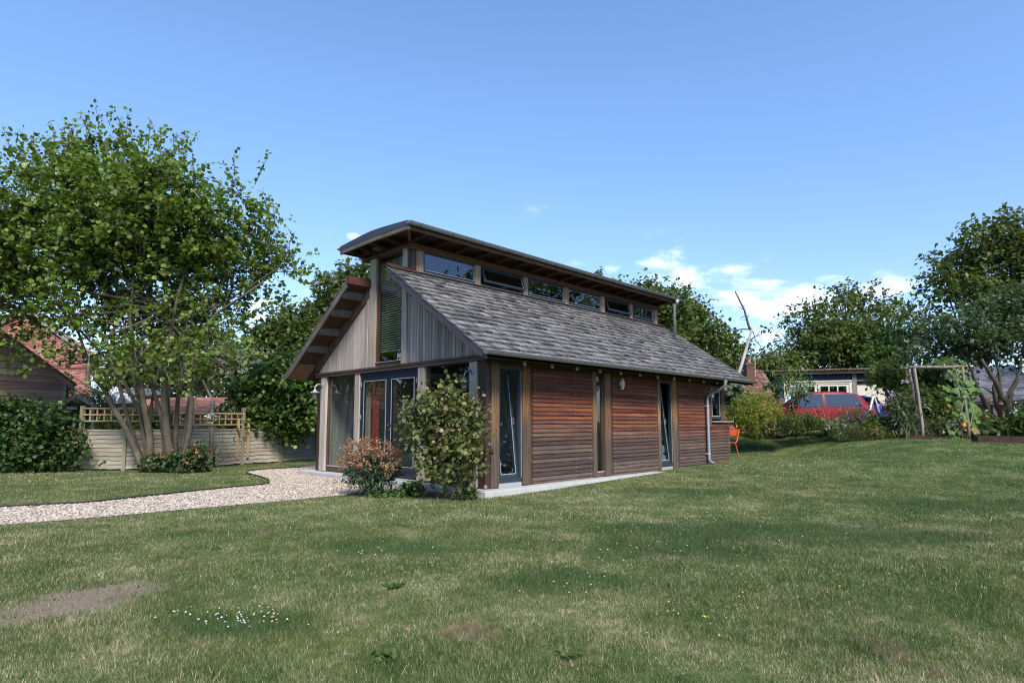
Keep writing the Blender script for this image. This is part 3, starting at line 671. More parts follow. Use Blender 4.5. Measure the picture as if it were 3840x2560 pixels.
    def halfpipe(x0, x1, r, gy, gz):
        m = MB(); V = []
        for x in (x0, x1):
            for rr in (r, r-.006): m.v += [(x, gy+rr*c, gz+rr*s) for c, s in prof]
        n = 9
        for i in range(n-1):
            m.f += [(i, i+1, 2*n+i+1, 2*n+i), (n+i, 3*n+i, 3*n+i+1, n+i+1)]
        m.f += [(0, 2*n, 3*n, n), (n-1, 2*n-1, 4*n-1, 3*n-1), tuple(range(n))[::-1], tuple(range(2*n, 3*n))]
        m.tube([(x0, gy-r, gz), (x1, gy-r, gz)], .009, 6).tube([(x0, gy+r, gz), (x1, gy+r, gz)], .007, 5)
        return m
    gt = halfpipe(XV-.07, XE+.08, .062, gy, gz).build('gutter', M['zinc'], HOUSE)
    for k in range(13):
        x = XV+.22+k*.8
        m = MB(); m.tube([(x, gy+.066*c, gz+.066*s) for c, s in prof], .006, 4).bar((x, gy-.07, gz+.006), (x, gy+.1, gz+.02), .014, .006); m.build('gutter_bracket', M['zinc'], gt)
    return halfpipe
halfpipe = slope(0); slope(1)
# flashing where the slopes stop against the raised strip
for y0, y1, yy in ((2.212, 2.235, 0), (mir(2.3), mir(2.205), 1)):
    MB().box(-.575, -.034, y0, y1, 4.055, 4.225).build('flashing', M['brown_metal'], HOUSE)
MB().prism([(-.57, 2.09, ztop(2.09)+.035), (-.57, 2.238, 4.222), (-.57, 2.238, 4.236), (-.57, 2.09, ztop(2.09)+.047)], (.66, 0, 0)).build('flashing', M['steel_brown'], HOUSE)
MB().prism([(.095, 2.17, ztop(2.17)+.035), (.095, 2.234, 4.195), (.095, 2.234, 4.207), (.095, 2.17, ztop(2.17)+.045)], (9.6, 0, 0)).build('flashing', M['grey_timber'], HOUSE)

# raised strip with the row of clerestory windows
MB().box(.0, 9.42, 2.236, 2.3, 4.0, 4.195).build('upstand', M['grey_timber'], HOUSE)
MB().box(.12, 9.42, 3.66, 3.745, 4.0, 4.195).build('upstand', M['grey_timber'], HOUSE)
posts = [(.112, .292), (1.72, 1.88), (3.27, 3.44), (4.82, 4.99), (6.41, 6.60), (7.83, 7.99), (9.17, 9.40)]
for a, b in posts:
    bevel(MB().box(a, b, 2.196, 2.3, 4.18, 4.622).build('clerestory_post', M['oak_post_top'], HOUSE), .005)
    MB().box(a, b, 3.66, 3.745, 4.196, 4.622).build('clerestory_post', M['post_grey'], HOUSE)
for i, (pa, pb) in enumerate(zip(posts[:-1], posts[1:])):
    a, b = pa[1]+.002, pb[0]-.002; op = i in (1, 4)
    fr = MB().box(a, a+.035, 2.215, 2.28, 4.197, 4.62).box(b-.035, b, 2.215, 2.28, 4.197, 4.62).box(a+.036, b-.036, 2.215, 2.28, 4.58, 4.62).box(a+.036, b-.036, 2.215, 2.28, 4.197, 4.24).build('clerestory_window', M['frame_blue'], HOUSE)
    mt = Matrix.Translation((0, 2.225, 4.585)) @ Matrix.Rotation(-R(17 if op else 0), 4, 'X')
    a2, b2 = a+.03, b-.03; hh = -.35
    sm = MB().box(a2, a2+.045, -.035, .01, hh, 0).box(b2-.045, b2, -.035, .01, hh, 0).box(a2+.046, b2-.046, -.035, .01, -.045, 0).box(a2+.046, b2-.046, -.035, .01, hh, hh+.05)
    if i == 5: sm.box(a2+.68, a2+.73, -.035, .01, hh+.051, -.046)
    if op or i == 5: put('sash', sm.mesh('sash', M['frame_blue']), mt, fr)
    e = .045 if (op or i == 5) else .006
    put('pane', MB().box(a2+e, b2-e, -.015, -.008, hh+e, -e).mesh('pane', M['glass']), mt, fr)
    put('glazing_bead', MB().box(a2+e, b2-e, -.03, -.016, hh+e, hh+e+.008).box(b2-e-.008, b2-e, -.03, -.016, hh+e+.009, -e).mesh('bead', M['bead']), mt, fr)
    if op: MB().tube([(a+.7, 2.21, 4.23), (a+.72, 2.15, 4.25), (a+.8, 2.14, 4.25)], .006, 5).build('stay', M['steel'], fr)
    fb = MB().box(a, a+.035, 3.68, 3.74, 4.197, 4.62).box(b-.035, b, 3.68, 3.74, 4.197, 4.62).box(a+.036, b-.036, 3.68, 3.74, 4.197, 4.24).box(a+.036, b-.036, 3.68, 3.74, 4.58, 4.62).build('clerestory_window', M['frame_blue'], HOUSE)
    pane(a+.03, b-.03, 3.70, 3.708, 4.241, 4.579, fb)
MB().box(-.06, 9.52, 2.165, 2.30, 4.67, 4.735).box(-.045, 9.5, 2.18, 2.3, 4.624, 4.668).build('wall_plate', M['plate'], HOUSE)
MB().box(-.06, .09, 2.302, 3.97, 4.672, 4.735).build('wall_plate', M['beam_y'], HOUSE); MB().box(.092, 9.5, 3.66, 3.97, 4.67, 4.735).build('wall_plate', M['plate'], HOUSE)
MB().box(9.41, 9.46, 2.3, 3.74, 3.9, 4.668).build('end_wall', M['beam_y'], HOUSE)
# shallow metal roof over it
YR = 2.872; arc = lambda y: 5.03-.08*(((y-YR)/1.25)**2+.02)**.62
ya = np.linspace(1.615, 4.125, 13)
mr = MB(); XU, XF = -.52, 9.92
mr.prism([(XU, y, arc(y)) for y in ya]+[(XU, y, arc(y)-.028) for y in ya[::-1]], (XF-XU, 0, 0))
fas = lambda y: 4.782+.022*(1-abs(y-YR)/1.25)
mr.prism([(XU-.012, y, arc(y)+.006) for y in ya]+[(XU-.012, y, fas(y)+.085) for y in ya[::-1]], (.011, 0, 0))
roof = mr.build('metal_roof', M['roof_metal'], HOUSE)
for k in range(15):
    x = XU+.35+k*.68
    MB().prism([(x, y, arc(y)+.022) for y in ya]+[(x, y, arc(y)+.001) for y in ya[::-1]], (.014, 0, 0)).build('standing_seam', M['roof_metal'], roof)
MB().prism([(XU, y, arc(y)-.03) for y in ya[1:-1]]+[(XU, y, fas(y)+.09) for y in ya[1:-1][::-1]], (XF-XU-.02, 0, 0)).build('roof_boarding', M['soffit'], roof)
MB().prism([(XU-.006, y, fas(y)+.084) for y in ya[:]]+[(XU-.006, y, fas(y)) for y in ya[::-1]], (.05, 0, 0)).build('front_fascia', M['barge_wood'], roof)
MB().box(XU+.046, XF-.03, 1.66, 1.695, 4.80, 4.895).build('side_fascia', M['plate'], roof); MB().box(XU+.046, XF-.03, 4.05, 4.085, 4.79, 4.885).build('side_fascia', M['plate'], roof)
MB().box(-.02, 9.45, 2.24, 3.7, 4.736, 4.90).build('roof_infill', M['beam'], roof)
for k in range(17):
    x = -.05+k*.585
    MB().prism([(x, 2.235, 4.737), (x, 1.70, 4.80), (x, 1.70, 4.885), (x, 2.235, 4.92)], (.055, 0, 0)).build('rafter', M['rafter_dark'], roof)
    MB().prism([(x, 3.705, 4.737), (x, 4.045, 4.80), (x, 4.045, 4.87), (x, 3.705, 4.92)], (.055, 0, 0)).build('rafter', M['rafter_dark'], roof)
for y in (2.45, 2.95, 3.42, 3.80): MB().prism([(-.025, y, 4.737), (XU+.047, y, 4.80), (XU+.047, y, 4.868), (-.025, y, 4.868)], (0, .06, 0)).build('lookout', M['rafter_dark'], roof)
for ye, yc in ((1.70, 2.235), (4.045, 3.72)):
    MB().bar((XU+.05, ye, 4.86), (-.03, yc, 4.82), .06, .08).build('hip_lookout', M['barge_wood'], roof)
for gy in (1.585, 4.155):
    gt = halfpipe(XU-.03, XF+.03, .056, gy, 4.925).build('gutter', M['zinc'], HOUSE)
    for k in range(13):
        x = XU+.25+k*.8; m = MB(); m.tube([(x, gy+.06*math.cos(a), 4.925+.06*math.sin(a)) for a in np.linspace(math.pi, 2*math.pi, 7)], .0055, 4).build('gutter_bracket', M['steel_dark'], gt)
# downpipes
dp = MB().tube([(7.86, -.635, 2.225), (7.86, -.635, 2.13), (7.87, -.6, 2.06), (7.9, -.42, 1.97), (7.93, -.2, 1.9), (7.95, -.09, 1.8), (7.95, -.085, 1.7), (7.95, -.085, .2), (7.955, -.09, .14), (8.0, -.12, .09), (8.07, -.16, .07)], .043, 12).build('downpipe', M['zinc_pipe'], HOUSE, True)
for z in (.3, 1.55): MB().lathe([(.047, 0), (.047, .03)], (7.95, -.085, z), 12).box(7.86, 7.95, -.06, -.018, z+.005, z+.025).build('pipe_clip', M['bead'], dp)
MB().lathe([(.05, 0), (.058, .05)], (7.86, -.635, 2.15), 12).build('pipe_outlet', M['zinc_pipe'], dp)
MB().tube([(9.5, 1.585, 4.88), (9.5, 1.585, 4.78), (9.48, 1.66, 4.7), (9.48, 1.66, ztop(1.66)+.03)], .042, 10).lathe([(.046, 0), (.085, .14)], (9.5, 1.585, 4.74), 12).build('downpipe', M['zinc_pipe'], HOUSE, True)
MB().box(-.3, -.14, 3.02, 3.2, 4.735, 4.79).build('nest_ledge', M['post_oak'], HOUSE)

def wall_lamp(y, label, mat):
    x, z = -.036, 2.02; t = thing('wall_lamp', (x, y, z), label, 'wall lamp', 'swan-neck lamps on the front posts')
    MB().lathe([(.062, 0), (.062, .012), (.03, .028)], (x, y, z), 16, (-1, 0, 0)).build('mount', M[mat], t)
    MB().tube([(x-.02, y, z), (x-.09, y, z+.012), (x-.15, y, z-.005), (x-.185, y, z-.06), (x-.19, y, z-.12)], .014, 8).build('arm', M[mat], t, True)
    c = (x-.19, y, z-.19)
    MB().lathe([(.02, .08), (.03, .06), (.05, .035), (.115, .005), (.118, 0), (.04, .012)], c, 20).build('shade', M[mat], t)
    MB().lathe([(.042, 0), (.042, -.09), (.034, -.13), (.012, -.15)], c, 12).build('globe', M['lamp_glass'], t, True)
    cg = MB()
    for k in range(4):
        a = k*math.pi/2+.4; cg.tube([(c[0]+.046*math.cos(a), c[1]+.046*math.sin(a), c[2]), (c[0]+.046*math.cos(a), c[1]+.046*math.sin(a), c[2]-.1), (c[0]+.02*math.cos(a), c[1]+.02*math.sin(a), c[2]-.155), (c[0], c[1], c[2]-.16)], .003, 4)
    for h in (-.045, -.095): cg.tube([(c[0]+.047*math.cos(a), c[1]+.047*math.sin(a), c[2]+h) for a in np.linspace(0, 2*math.pi, 13)], .003, 4)
    cg.build('cage', M[mat], t)
wall_lamp(.315, 'grey swan-neck lamp above the leafy shrub by the near corner post', 'lamp_grey')
wall_lamp(5.65, 'pale swan-neck lamp on the front post beside the dark evergreen', 'lamp_light')
t = thing('bulkhead_light', (4.04, -.02, 2.0), 'oval grey bulkhead light on the second red boarded panel', 'wall light')
MB().lathe([(.07, 0), (.07, .03), (.062, .035)], (4.04, -.018, 1.98), 16, (0, -1, 0)).build('base', M['lamp_light'], t)
m = MB(); m.ball((4.04, -.06, 1.97), .055, 12, 8); m.v = [(x, y, 1.97+(z-1.97)*2.1) for x, y, z in m.v]; m.build('diffuser', M['cream'], t, True)
m = MB()
for h in (-.06, 0, .06): m.tube([(4.04+.066*math.cos(a), -.05-.062*math.sin(a), 1.97+h) for a in np.linspace(0, math.pi, 9)], .006, 5)
m.box(3.97, 4.11, -.05, -.02, 1.85, 1.862).box(3.97, 4.11, -.05, -.02, 2.08, 2.092).build('guard', M['lamp_light'], t)

# seen through the glass
def curtain(name, x, y0, y1, z0, z1, mat, label, cat):
    n = 24; V = []; F = []
    for i in range(n+1):
        y = y0+(y1-y0)*i/n; d = .03*math.sin(i*1.7)+.012*math.sin(i*3.1)
        V += [(x+d, y, z0), (x+d*.7, y+.01*math.sin(i), z1)]
        if i: F.append((2*i-2, 2*i, 2*i+1, 2*i-1))
    me = bpy.data.meshes.new(name); me.from_pydata(V, [], F); me.materials.append(M[mat]); o = put(name, me, Matrix.Identity(4), label=label, cat=cat)
    so = o.modifiers.new('thick', 'SOLIDIFY'); so.thickness = .006; return o
curtain('curtain', .2, 3.92, 4.14, .05, 2.15, 'curtain_beige', 'beige curtain behind the left leaf of the glazed door', 'curtain')
curtain('curtain', .22, 3.62, 3.86, .05, 2.15, 'curtain_red', 'red curtain hanging behind the glazed door', 'curtain')
MB().box(.75, .80, .55, .75, .02, 1.05).build('plywood_board', M['plywood'], label='pale plywood board leaning behind the narrow window nearest the corner', cat='board')
MB().ball((.13, 2.72, 2.5), .055, 10, 8).tube([(.13, 2.72, 2.52), (.13, 2.68, 2.6), (.13, 2.74, 2.64), (.13, 2.79, 2.6)], .014, 6).tube([(.13, 2.79, 2.6), (.13, 2.82, 2.5), (.13, 2.82, 2.42)], .01, 5).lathe([(.05, 0), (.03, .03)], (.13, 2.72, 2.405), 10).build('ornament', M['white'], label='small white ornament standing inside the foot of the tall gable window', cat='ornament')
t = thing('armchair', (1.6, 2.2, .012), 'pale draped armchair seen dimly behind the right door leaf', 'armchair')
bevel(MB().box(1.3, 1.95, 1.9, 2.6, .15, .45).build('seat', M['curtain_beige'], t), .05, 2); bevel(MB().box(1.85, 2.05, 1.9, 2.6, .3, .95).build('backrest', M['curtain_beige'], t), .05, 2)
for a, b in ((1.35, 1.95), (1.35, 2.55), (1.95, 1.95), (1.95, 2.55)): MB().box(a-.02, a+.02, b-.02, b+.02, .012, .15).build('leg', M['plate'], t)

# ------------------------------------------------------------------ trees and shrubs
def tree(name, label, cat, D, lumps, n, size, mat, trunk=None, group=None, tmpl=LEAF2, barkm='bark_dark', per=9, L=.9, dj=1.2, up=.3, inner=.35, limbs=True, r0=.16, base=None, droop=.25, extra=None):
    lm = pxlumps(lumps, D, dj); c = np.array(lm)
    b = np.array(base) if base is not None else np.array([c[:, 0].mean(), c[:, 1].mean(), 0]); b[2] = H(b[0], b[1])-.05
    t = thing(name, b, label, cat, group)
    lm2 = [(a, b_, c_, max(.5*r, r-.5*L), max(.5*r2, r2-.5*L), max(.5*r3, r3-.5*L)) for a, b_, c_, r, r2, r3 in lm]
    P, Dv, st, td, Lk = twig_points(lm2, n, per, L, up, inner, droop=droop)
    k = P[:, 2] > hgt(P[:, 0], P[:, 1])+.02
    leaves('crown', P[k], Dv[k], size*rng.uniform(.65, 1.25, k.sum()), tmpl, M[mat], t)
    if limbs:
        m = MB(); mid = np.array([c[:, 0].mean(), c[:, 1].mean(), c[:, 2].min()*.6+c[:, 2].mean()*.4])
        fork = b+(mid-b)*.45
        m.tube([b, b+(fork-b)*.5+rng.normal(0, .08, 3), fork], [r0*1.25, r0, r0*.85], 7)
        for l in lm:
            e = np.array(l[:3]); q = fork+(e-fork)*.5+rng.normal(0, .2, 3); m.tube([fork, q, e+(e-fork)*.12], [r0*.6, r0*.35, r0*.1], 5)
        m.build('trunk', M[barkm], t, True)
    return t, lm
# far trees closing the horizon
def far_trees():
    lm = []
    for px in range(-900, 4900, 62):
        D = random.uniform(50, 75); c = at(px, 1584, D); r = random.uniform(1.8, 3.4); lm.append((c[0], c[1], H(c[0], c[1])+r*.8, r*1.2, r*1.2, r))
    P, Dv, *_ = twig_points(lm, 34000, 9, 1.3, .3, .2)
    k = P[:, 2] > 0; leaves('far_trees', P[k], Dv[k], rng.uniform(.35, .6, k.sum()), LEAF2, M['mid_leaf'], kind='stuff')
far_trees()
for x, y, r, lab in ((-11.5, 17, 3.4, 'garden tree beyond the left edge, mirrored in the right-hand front glass'), (-13, 9, 3.0, 'broad garden tree left of the view, mirrored in the glazed door'), (16.5, -15, 3.8, 'tree beyond the right edge, mirrored in the narrow side window'), (25.5, -17, 5.4, 'tall tree beyond the right edge, mirrored in the clerestory windows'), (30, -10, 4., 'tree right of the view behind the vegetable bed, mirrored in the far clerestory windows')):
    t = thing('garden_tree', (x, y, H(x, y)), lab, 'tree'); lm = [(x+random.uniform(-.5, .5)*r, y+random.uniform(-.5, .5)*r, random.uniform(.9, 2.0)*r, r*.6, r*.6, r*.55) for _ in range(8)]
    P, Dv, *_ = twig_points(lm, 9000, 9, .9); leaves('crown', P, Dv, rng.uniform(.22, .4, len(P)), LEAF2, M['mid_leaf'], t)
    MB().tube([(x, y, H(x, y)-.1), (x+.1, y, r), (x, y+.1, r*1.7)], [.22, .16, .06], 7).build('trunk', M['bark'], t, True)
# trees behind the house, left
tree('broadleaf_tree', 'tall dark tree rising behind the left roof slope of the timber house', 'tree', 32, [(1290, 1085, 100), (1225, 1160, 85), (1340, 1035, 65), (1390, 1010, 60), (1400, 1120, 130), (1235, 1080, 50), (1300, 1200, 110), (1180, 1215, 55), (1480, 1090, 110)], 9000, .30, 'dark_leaf')
tree('broadleaf_tree', 'round bushy dark tree left of the house, in front of the taller one', 'tree', 29, [(1060, 1245, 95), (1000, 1290, 70), (1130, 1250, 90), (1110, 1195, 60), (1050, 1320, 110), (1160, 1330, 100), (960, 1340, 60)], 8000, .26, 'dark_leaf')
tree('garden_tree', 'loose pale green tree with bare grey branches between hazel and evergreen', 'tree', 24, [(900, 1370, 70), (830, 1350, 80), (960, 1400, 60), (880, 1450, 70), (800, 1430, 70), (740, 1380, 70), (840, 1510, 60)], 5000, .17, 'pale_leaf', L=1.0, inner=.5, barkm='twig_grey')
tree('garden_tree', 'dark green tree behind the stems of the hazel', 'tree', 27, [(640, 1330, 90), (560, 1380, 90), (720, 1300, 90), (480, 1360, 80), (600, 1440, 70), (520, 1440, 70), (740, 1430, 80), (680, 1460, 60), (420, 1410, 60), (800, 1300, 80)], 6500, .24, 'dark_leaf')
tree('cypress_tree', 'small yellow green conifer against the corner of the brick house', 'tree', 22, [(255, 1490, 26), (255, 1530, 40), (262, 1450, 20), (256, 1580, 50), (300, 1560, 50)], 4500, .12, 'bright_leaf', tmpl=LONG2, L=.3, dj=.3, r0=.08)
tree('shrub', 'grey green feathery shrub behind the trellis', 'shrub', 20, [(330, 1500, 45), (380, 1520, 50), (300, 1540, 45), (350, 1560, 50), (420, 1530, 30), (280, 1510, 34), (310, 1590, 50)], 5200, .12, 'pale_leaf', tmpl=LONG2, L=.5, dj=.5, limbs=False)
# trees behind the house, right
tree('broadleaf_tree', 'tree top just showing over the middle of the clerestory roof', 'tree', 38, [(2245, 1060, 36), (2290, 1090, 50), (2200, 1100, 60), (2250, 1180, 110)], 2500, .3, 'mid_leaf')
tree('willow_tree', 'light green willow standing behind the far end of the clerestory roof', 'tree', 34, [(2400, 1115, 55), (2480, 1145, 80), (2560, 1190, 85), (2450, 1250, 120), (2610, 1250, 65), (2530, 1300, 100), (2350, 1180, 100), (2430, 1100, 44), (2560, 1130, 44), (2500, 1200, 90), (2600, 1180, 50)], 15000, .25, 'mid_leaf', up=.6, L=1.1)
tree('broadleaf_tree', 'dark green tree directly behind the dead birch', 'tree', 32, [(2650, 1260, 62), (2720, 1310, 70), (2770, 1345, 50), (2700, 1390, 80), (2630, 1340, 80), (2810, 1390, 50), (2600, 1420, 100), (2690, 1240, 36)], 7000, .26, 'mid_leaf')
tree('broadleaf_tree', 'spreading olive green tree rising behind the long garage', 'tree', 38, [(3050, 1185, 66), (3150, 1160, 80), (3225, 1130, 60), (3300, 1185, 66), (3100, 1280, 110), (3200, 1280, 120), (3010, 1270, 60), (3300, 1290, 90), (3350, 1200, 45), (3020, 1350, 80), (2985, 1330, 45), (2970, 1200, 30), (3130, 1370, 90), (3240, 1380, 90), (3180, 1100, 36), (2940, 1260, 24)], 12000, .28, 'dark_leaf', inner=.45, L=1.4)
tree('broadleaf_tree', 'pale green tree between the garage tree and the dark trees on the right', 'tree', 35, [(3310, 1290, 50), (3360, 1320, 50), (3290, 1345, 45), (3390, 1270, 40), (3350, 1370, 50)], 3200, .25, 'bright_leaf')
tree('hedge_tree', 'low dark green trees behind the chimney and peach tree', 'tree', 36, [(2870, 1370, 36), (2920, 1360, 40), (2830, 1380, 34), (2960, 1370, 36), (2900, 1400, 50)], 2600, .26, 'mid_leaf', dj=.5)
tree('broadleaf_tree', 'tallest dark tree at the right edge of the view', 'tree', 32, [(3700, 905, 105), (3800, 880, 105), (3600, 985, 85), (3540, 1060, 66), (3460, 1110, 46), (3860, 950, 130), (3750, 1030, 140), (3620, 1090, 110), (3520, 1000, 45), (3400, 1170, 50), (3470, 1190, 60), (3960, 880, 130), (3850, 1120, 130)], 14000, .27, 'dark_leaf', inner=.42, L=1.2)
_, orch = tree('orchard_tree', 'low spreading blue green tree with several grey stems, right of the rustic arch', 'tree', 21, [(3720, 1185, 105), (3820, 1165, 115), (3600, 1245, 95), (3500, 1275, 80), (3440, 1255, 50), (3430, 1335, 52), (3560, 1335, 85), (3680, 1305, 95), (3800, 1290, 105), (3900, 1230, 110), (3480, 1370, 50), (3880, 1360, 60)], 14000, .15, 'blue_leaf', dj=.9, L=.6, limbs=False, inner=.3, up=.45)
def stems(parent, lines, name, mat, n=7, thin=1.):
    """lines: (D, [(px, py[, dD])...], r0, r1)"""
    for D, pts, r0, r1 in lines:
        P = [at(p[0], p[1], D+(p[2] if len(p) > 2 else 0)) for p in pts]
        # smooth by inserting midpoints
        Q = [P[0]]
        for i in range(1, len(P)):
            q = (P[i-1]+P[i])/2+rng.normal(0, r0*.15, 3); Q += [q, P[i]]
        rr = np.linspace(r0, r1, len(Q))*thin; MB().tube(Q, list(rr), n).build(name, M[mat], parent, True)
c8 = lambda L_: [(3400+x*.287, 1250+y*.287) for x, y in L_]
ot = [o for o in COL.objects if o.name.startswith('orchard_tree')][0]
stems(ot, [(20, c8([(1350, 1260), (1345, 1100), (1330, 950), (1240, 830), (1160, 620), (1050, 450), (980, 330)]), .15, .04), (20, c8([(1330, 960), (1365, 740), (1450, 590), (1490, 470), (1500, 300)]), .09, .03),
           (20.4, c8([(1250, 1250), (1230, 1100), (1180, 950), (1140, 700), (1210, 500), (1120, 200)]), .1, .03), (20.6, c8([(1180, 1240), (1150, 1120), (1050, 950), (930, 720), (870, 560), (820, 430), (700, 250)]), .1, .03),
           (20, c8([(1240, 830), (1220, 620), (1180, 420), (1200, 200)]), .06, .02), (20, c8([(1280, 880), (1330, 760), (1410, 620)]), .04, .02), (20.2, c8([(1140, 790), (1060, 740), (960, 690)]), .03, .015), (20, c8([(1160, 620), (1090, 600), (1010, 540)]), .035, .015)], 'stem', 'bark')

# the multi-stemmed hazel
c3 = lambda L_: [(300+x*.287, 1400+y*.287) for x, y in L_]
hz = thing('hazel_tree', gpt(650, 1762), 'large multi-stemmed hazel tree on the lawn left of the gravel path', 'tree')
HL = [(-70, 860, 190), (-60, 1050, 170), (60, 760, 130), (200, 680, 140), (370, 610, 120), (550, 640, 130), (330, 760, 210), (600, 760, 180), (770, 800, 130), (900, 860, 120), (990, 850, 66), (150, 950, 210), (420, 980, 210), (700, 980, 190), (890, 1010, 155), (1030, 1000, 90), (40, 1110, 140), (250, 1160, 130), (480, 1210, 150), (700, 1200, 145), (870, 1180, 105), (110, 1320, 66), (300, 1340, 72), (520, 1340, 120), (700, 1340, 110), (840, 1290, 75), (395, 525, 34), (232, 565, 44), (630, 600, 44), (730, 680, 50), (1050, 890, 34), (1050, 1000, 40), (1090, 1040, 26), (760, 1430, 50), (400, 1440, 60), (620, 1420, 55), (860, 1390, 50), (520, 1430, 45), (190, 1250, 70), (110, 1230, 70), (320, 1290, 56), (160, 1380, 34), (900, 720, 45), (50, 630, 40), (470, 570, 50), (420, 880, 230), (650, 900, 200)]
hl = pxlumps(HL, 15.2, 1.1, .85)
P, Dv, st, td, Lk = twig_points([(a, b, c, max(.5*r, r-.35), max(.5*r2, r2-.35), max(.5*r3, r3-.35)) for a, b, c, r, r2, r3 in hl], 46000, 22, .85, .6, .3, .5, .9, .2)
leaves('crown', P, Dv, .114*rng.uniform(.65, 1.35, len(P)), LEAF4, M['hazel'], hz, tilt=.7)
tops = [l for l in hl if l[2]+l[5] > 3.4]; sp_, sd2 = [], []
twm = MB()
for k in range(120):
    l = tops[rng.integers(len(tops))]; a = rng.uniform(0, 6.28); e = rng.uniform(.2, 1.3)
    o_ = np.array([math.cos(a)*math.cos(e), math.sin(a)*math.cos(e), math.sin(e)]); b_ = np.array(l[:3])+o_*max(.4, l[3]-.4); dd_ = unit(o_*.6+np.array([0, 0, .8])+rng.normal(0, .2, 3)); Ls = rng.uniform(.4, .95)
    twm.tube([b_, b_+dd_*Ls*.6, b_+dd_*Ls], [.012, .007, .003], 4, False)
    for q in np.linspace(.1, 1, 16): sp_.append(b_+dd_*Ls*q+rng.normal(0, .04, 3)); sd2.append(dd_*.5+rng.normal(0, .6, 3))
leaves('shoots', np.array(sp_), np.array(sd2), .105*rng.uniform(.6, 1.2, len(sp_)), LEAF4, M['hazel'], hz, tilt=.7)
for i in rng.choice(len(st), 800, replace=False): twm.tube([st[i]-td[i]*.25, st[i]+td[i]*Lk[i]*.5, st[i]+td[i]*Lk[i]-np.array([0, 0, .1*Lk[i]**2])], [.012, .007, .003], 4, False)
twm.build('twigs', M['bark_dark'], hz, kind='stuff')
stems(hz, [(15.0, c3([(830, 1260), (760, 1080), (600, 720), (420, 420), (340, 250), (200, 80), (60, -300), (-150, -900)]), .115, .03), (15.3, c3([(850, 1230), (720, 900), (580, 450), (470, 20), (330, -500), (250, -1200)]), .085, .025),
           (15.4, c3([(880, 1200), (870, 720), (740, 430), (690, 320), (530, 40), (200, -350), (-300, -900)]), .085, .03), (14.9, c3([(930, 1260), (905, 1000), (880, 650), (790, 130), (740, -100), (650, -700), (700, -1500)]), .13, .035),
           (15.2, c3([(900, 1230), (850, 900), (790, 600), (710, 100), (600, -500), (420, -1300)]), .075, .025), (15.6, c3([(900, 1180), (920, 600), (950, 300), (1020, -10), (1100, -500)]), .06, .03),
           (15.3, c3([(1130, 1200), (1100, 800), (1060, 560), (960, 220), (880, 0), (800, -250), (900, -900), (1000, -1700)]), .085, .03), (15.0, c3([(1190, 1270), (1160, 950), (1110, 450), (1100, 100), (1130, -300), (1250, -900), (1500, -1700)]), .14, .035),
           (15.7, c3([(1200, 1230), (1140, 800), (1150, 300), (1180, 0), (1250, -500)]), .08, .03), (15.4, c3([(1220, 1230), (1240, 880), (1265, 500), (1320, 130), (1380, -200), (1700, -900), (2000, -1500)]), .085, .03),
           (14.8, c3([(1270, 1290), (1340, 1130), (1430, 750), (1460, 350), (1450, 50), (1500, -300), (1800, -800), (2400, -1200)]), .1, .03), (15.6, c3([(1310, 1150), (1380, 700), (1430, 300), (1400, -50), (1500, -600)]), .06, .025),
           (15.0, c3([(1460, 300), (1600, 220), (1800, 130)]), .03, .012), (15.2, c3([(340, 250), (350, 100), (360, -100)]), .05, .03), (15.0, c3([(300, 250), (100, 170), (-60, 60), (-260, -80)]), .03, .012)], 'stem', 'bark', 7, .8)
for k in range(26):
    l = hl[rng.integers(len(hl))]; a = at(640+rng.uniform(-180, 180), 1150, 15.2); e = np.array(l[:3]); m = (a+e)/2+rng.normal(0, .25, 3)-np.array([0, 0, .3])
    MB().tube([a, m, e], [.045, .03, .012], 5).build('limb', M['bark_dark'], hz, True)
def clump(name, label, cat, D, lumps, n, size, mat, tmpl=LEAF2, dj=.25, L=.25, group=None, up=.4, mats=None, inner=.3, per=6, thin=.9, droop=.2, tilt=.6, clipx=None):
    lm = pxlumps(lumps, D, dj, thin); c = np.array(lm); b = [c[:, 0].mean(), c[:, 1].mean(), 0]; b[2] = H(b[0], b[1])
    t = thing(name, b, label, cat, group)
    for i, (mm, share) in enumerate(mats or [(mat, 1.)]):
        P, Dv, *_ = twig_points([(a, b_, c_, max(.5*r, r-.4*L), max(.5*r2, r2-.4*L), max(.5*r3, r3-.4*L)) for a, b_, c_, r, r2, r3 in lm], int(n*share), per, L, up, inner, droop=droop)
        k = P[:, 2] > hgt(P[:, 0], P[:, 1])+.01
        if clipx is not None: k &= ~((P[:, 0] > clipx) & (P[:, 1] > -.1))
        leaves('foliage', P[k], Dv[k], size*rng.uniform(.6, 1.3, k.sum()), tmpl, M[mm], t, tilt)
    return t
def stemset(t, base, tops, r0, r1, mat, name='stem', bow=.1):
    for e in tops:
        b = np.array(base)+rng.normal(0, r0*2.5, 3)*[1, 1, 0]; e = np.array(e); m = b+(e-b)*.5+rng.normal(0, bow, 3)*[1, 1, .3]
        MB().tube([b, m, e], [r0, (r0+r1)/2, r1], 5).build(name, M[mat], t, True)
ic = clump('ivy_clump', 'ivy and seedlings round the foot of the hazel stems', 'ivy', 15.0, [(600, 1735, 36), (660, 1728, 40), (715, 1722, 42), (742, 1705, 36), (572, 1752, 22), (690, 1752, 36), (750, 1745, 32), (640, 1758, 26), (545, 1750, 18)], 2600, .085, 'ivy', LEAF4, mats=[('ivy', .68), ('bright_leaf', .14), ('dry_leaf', .18)])
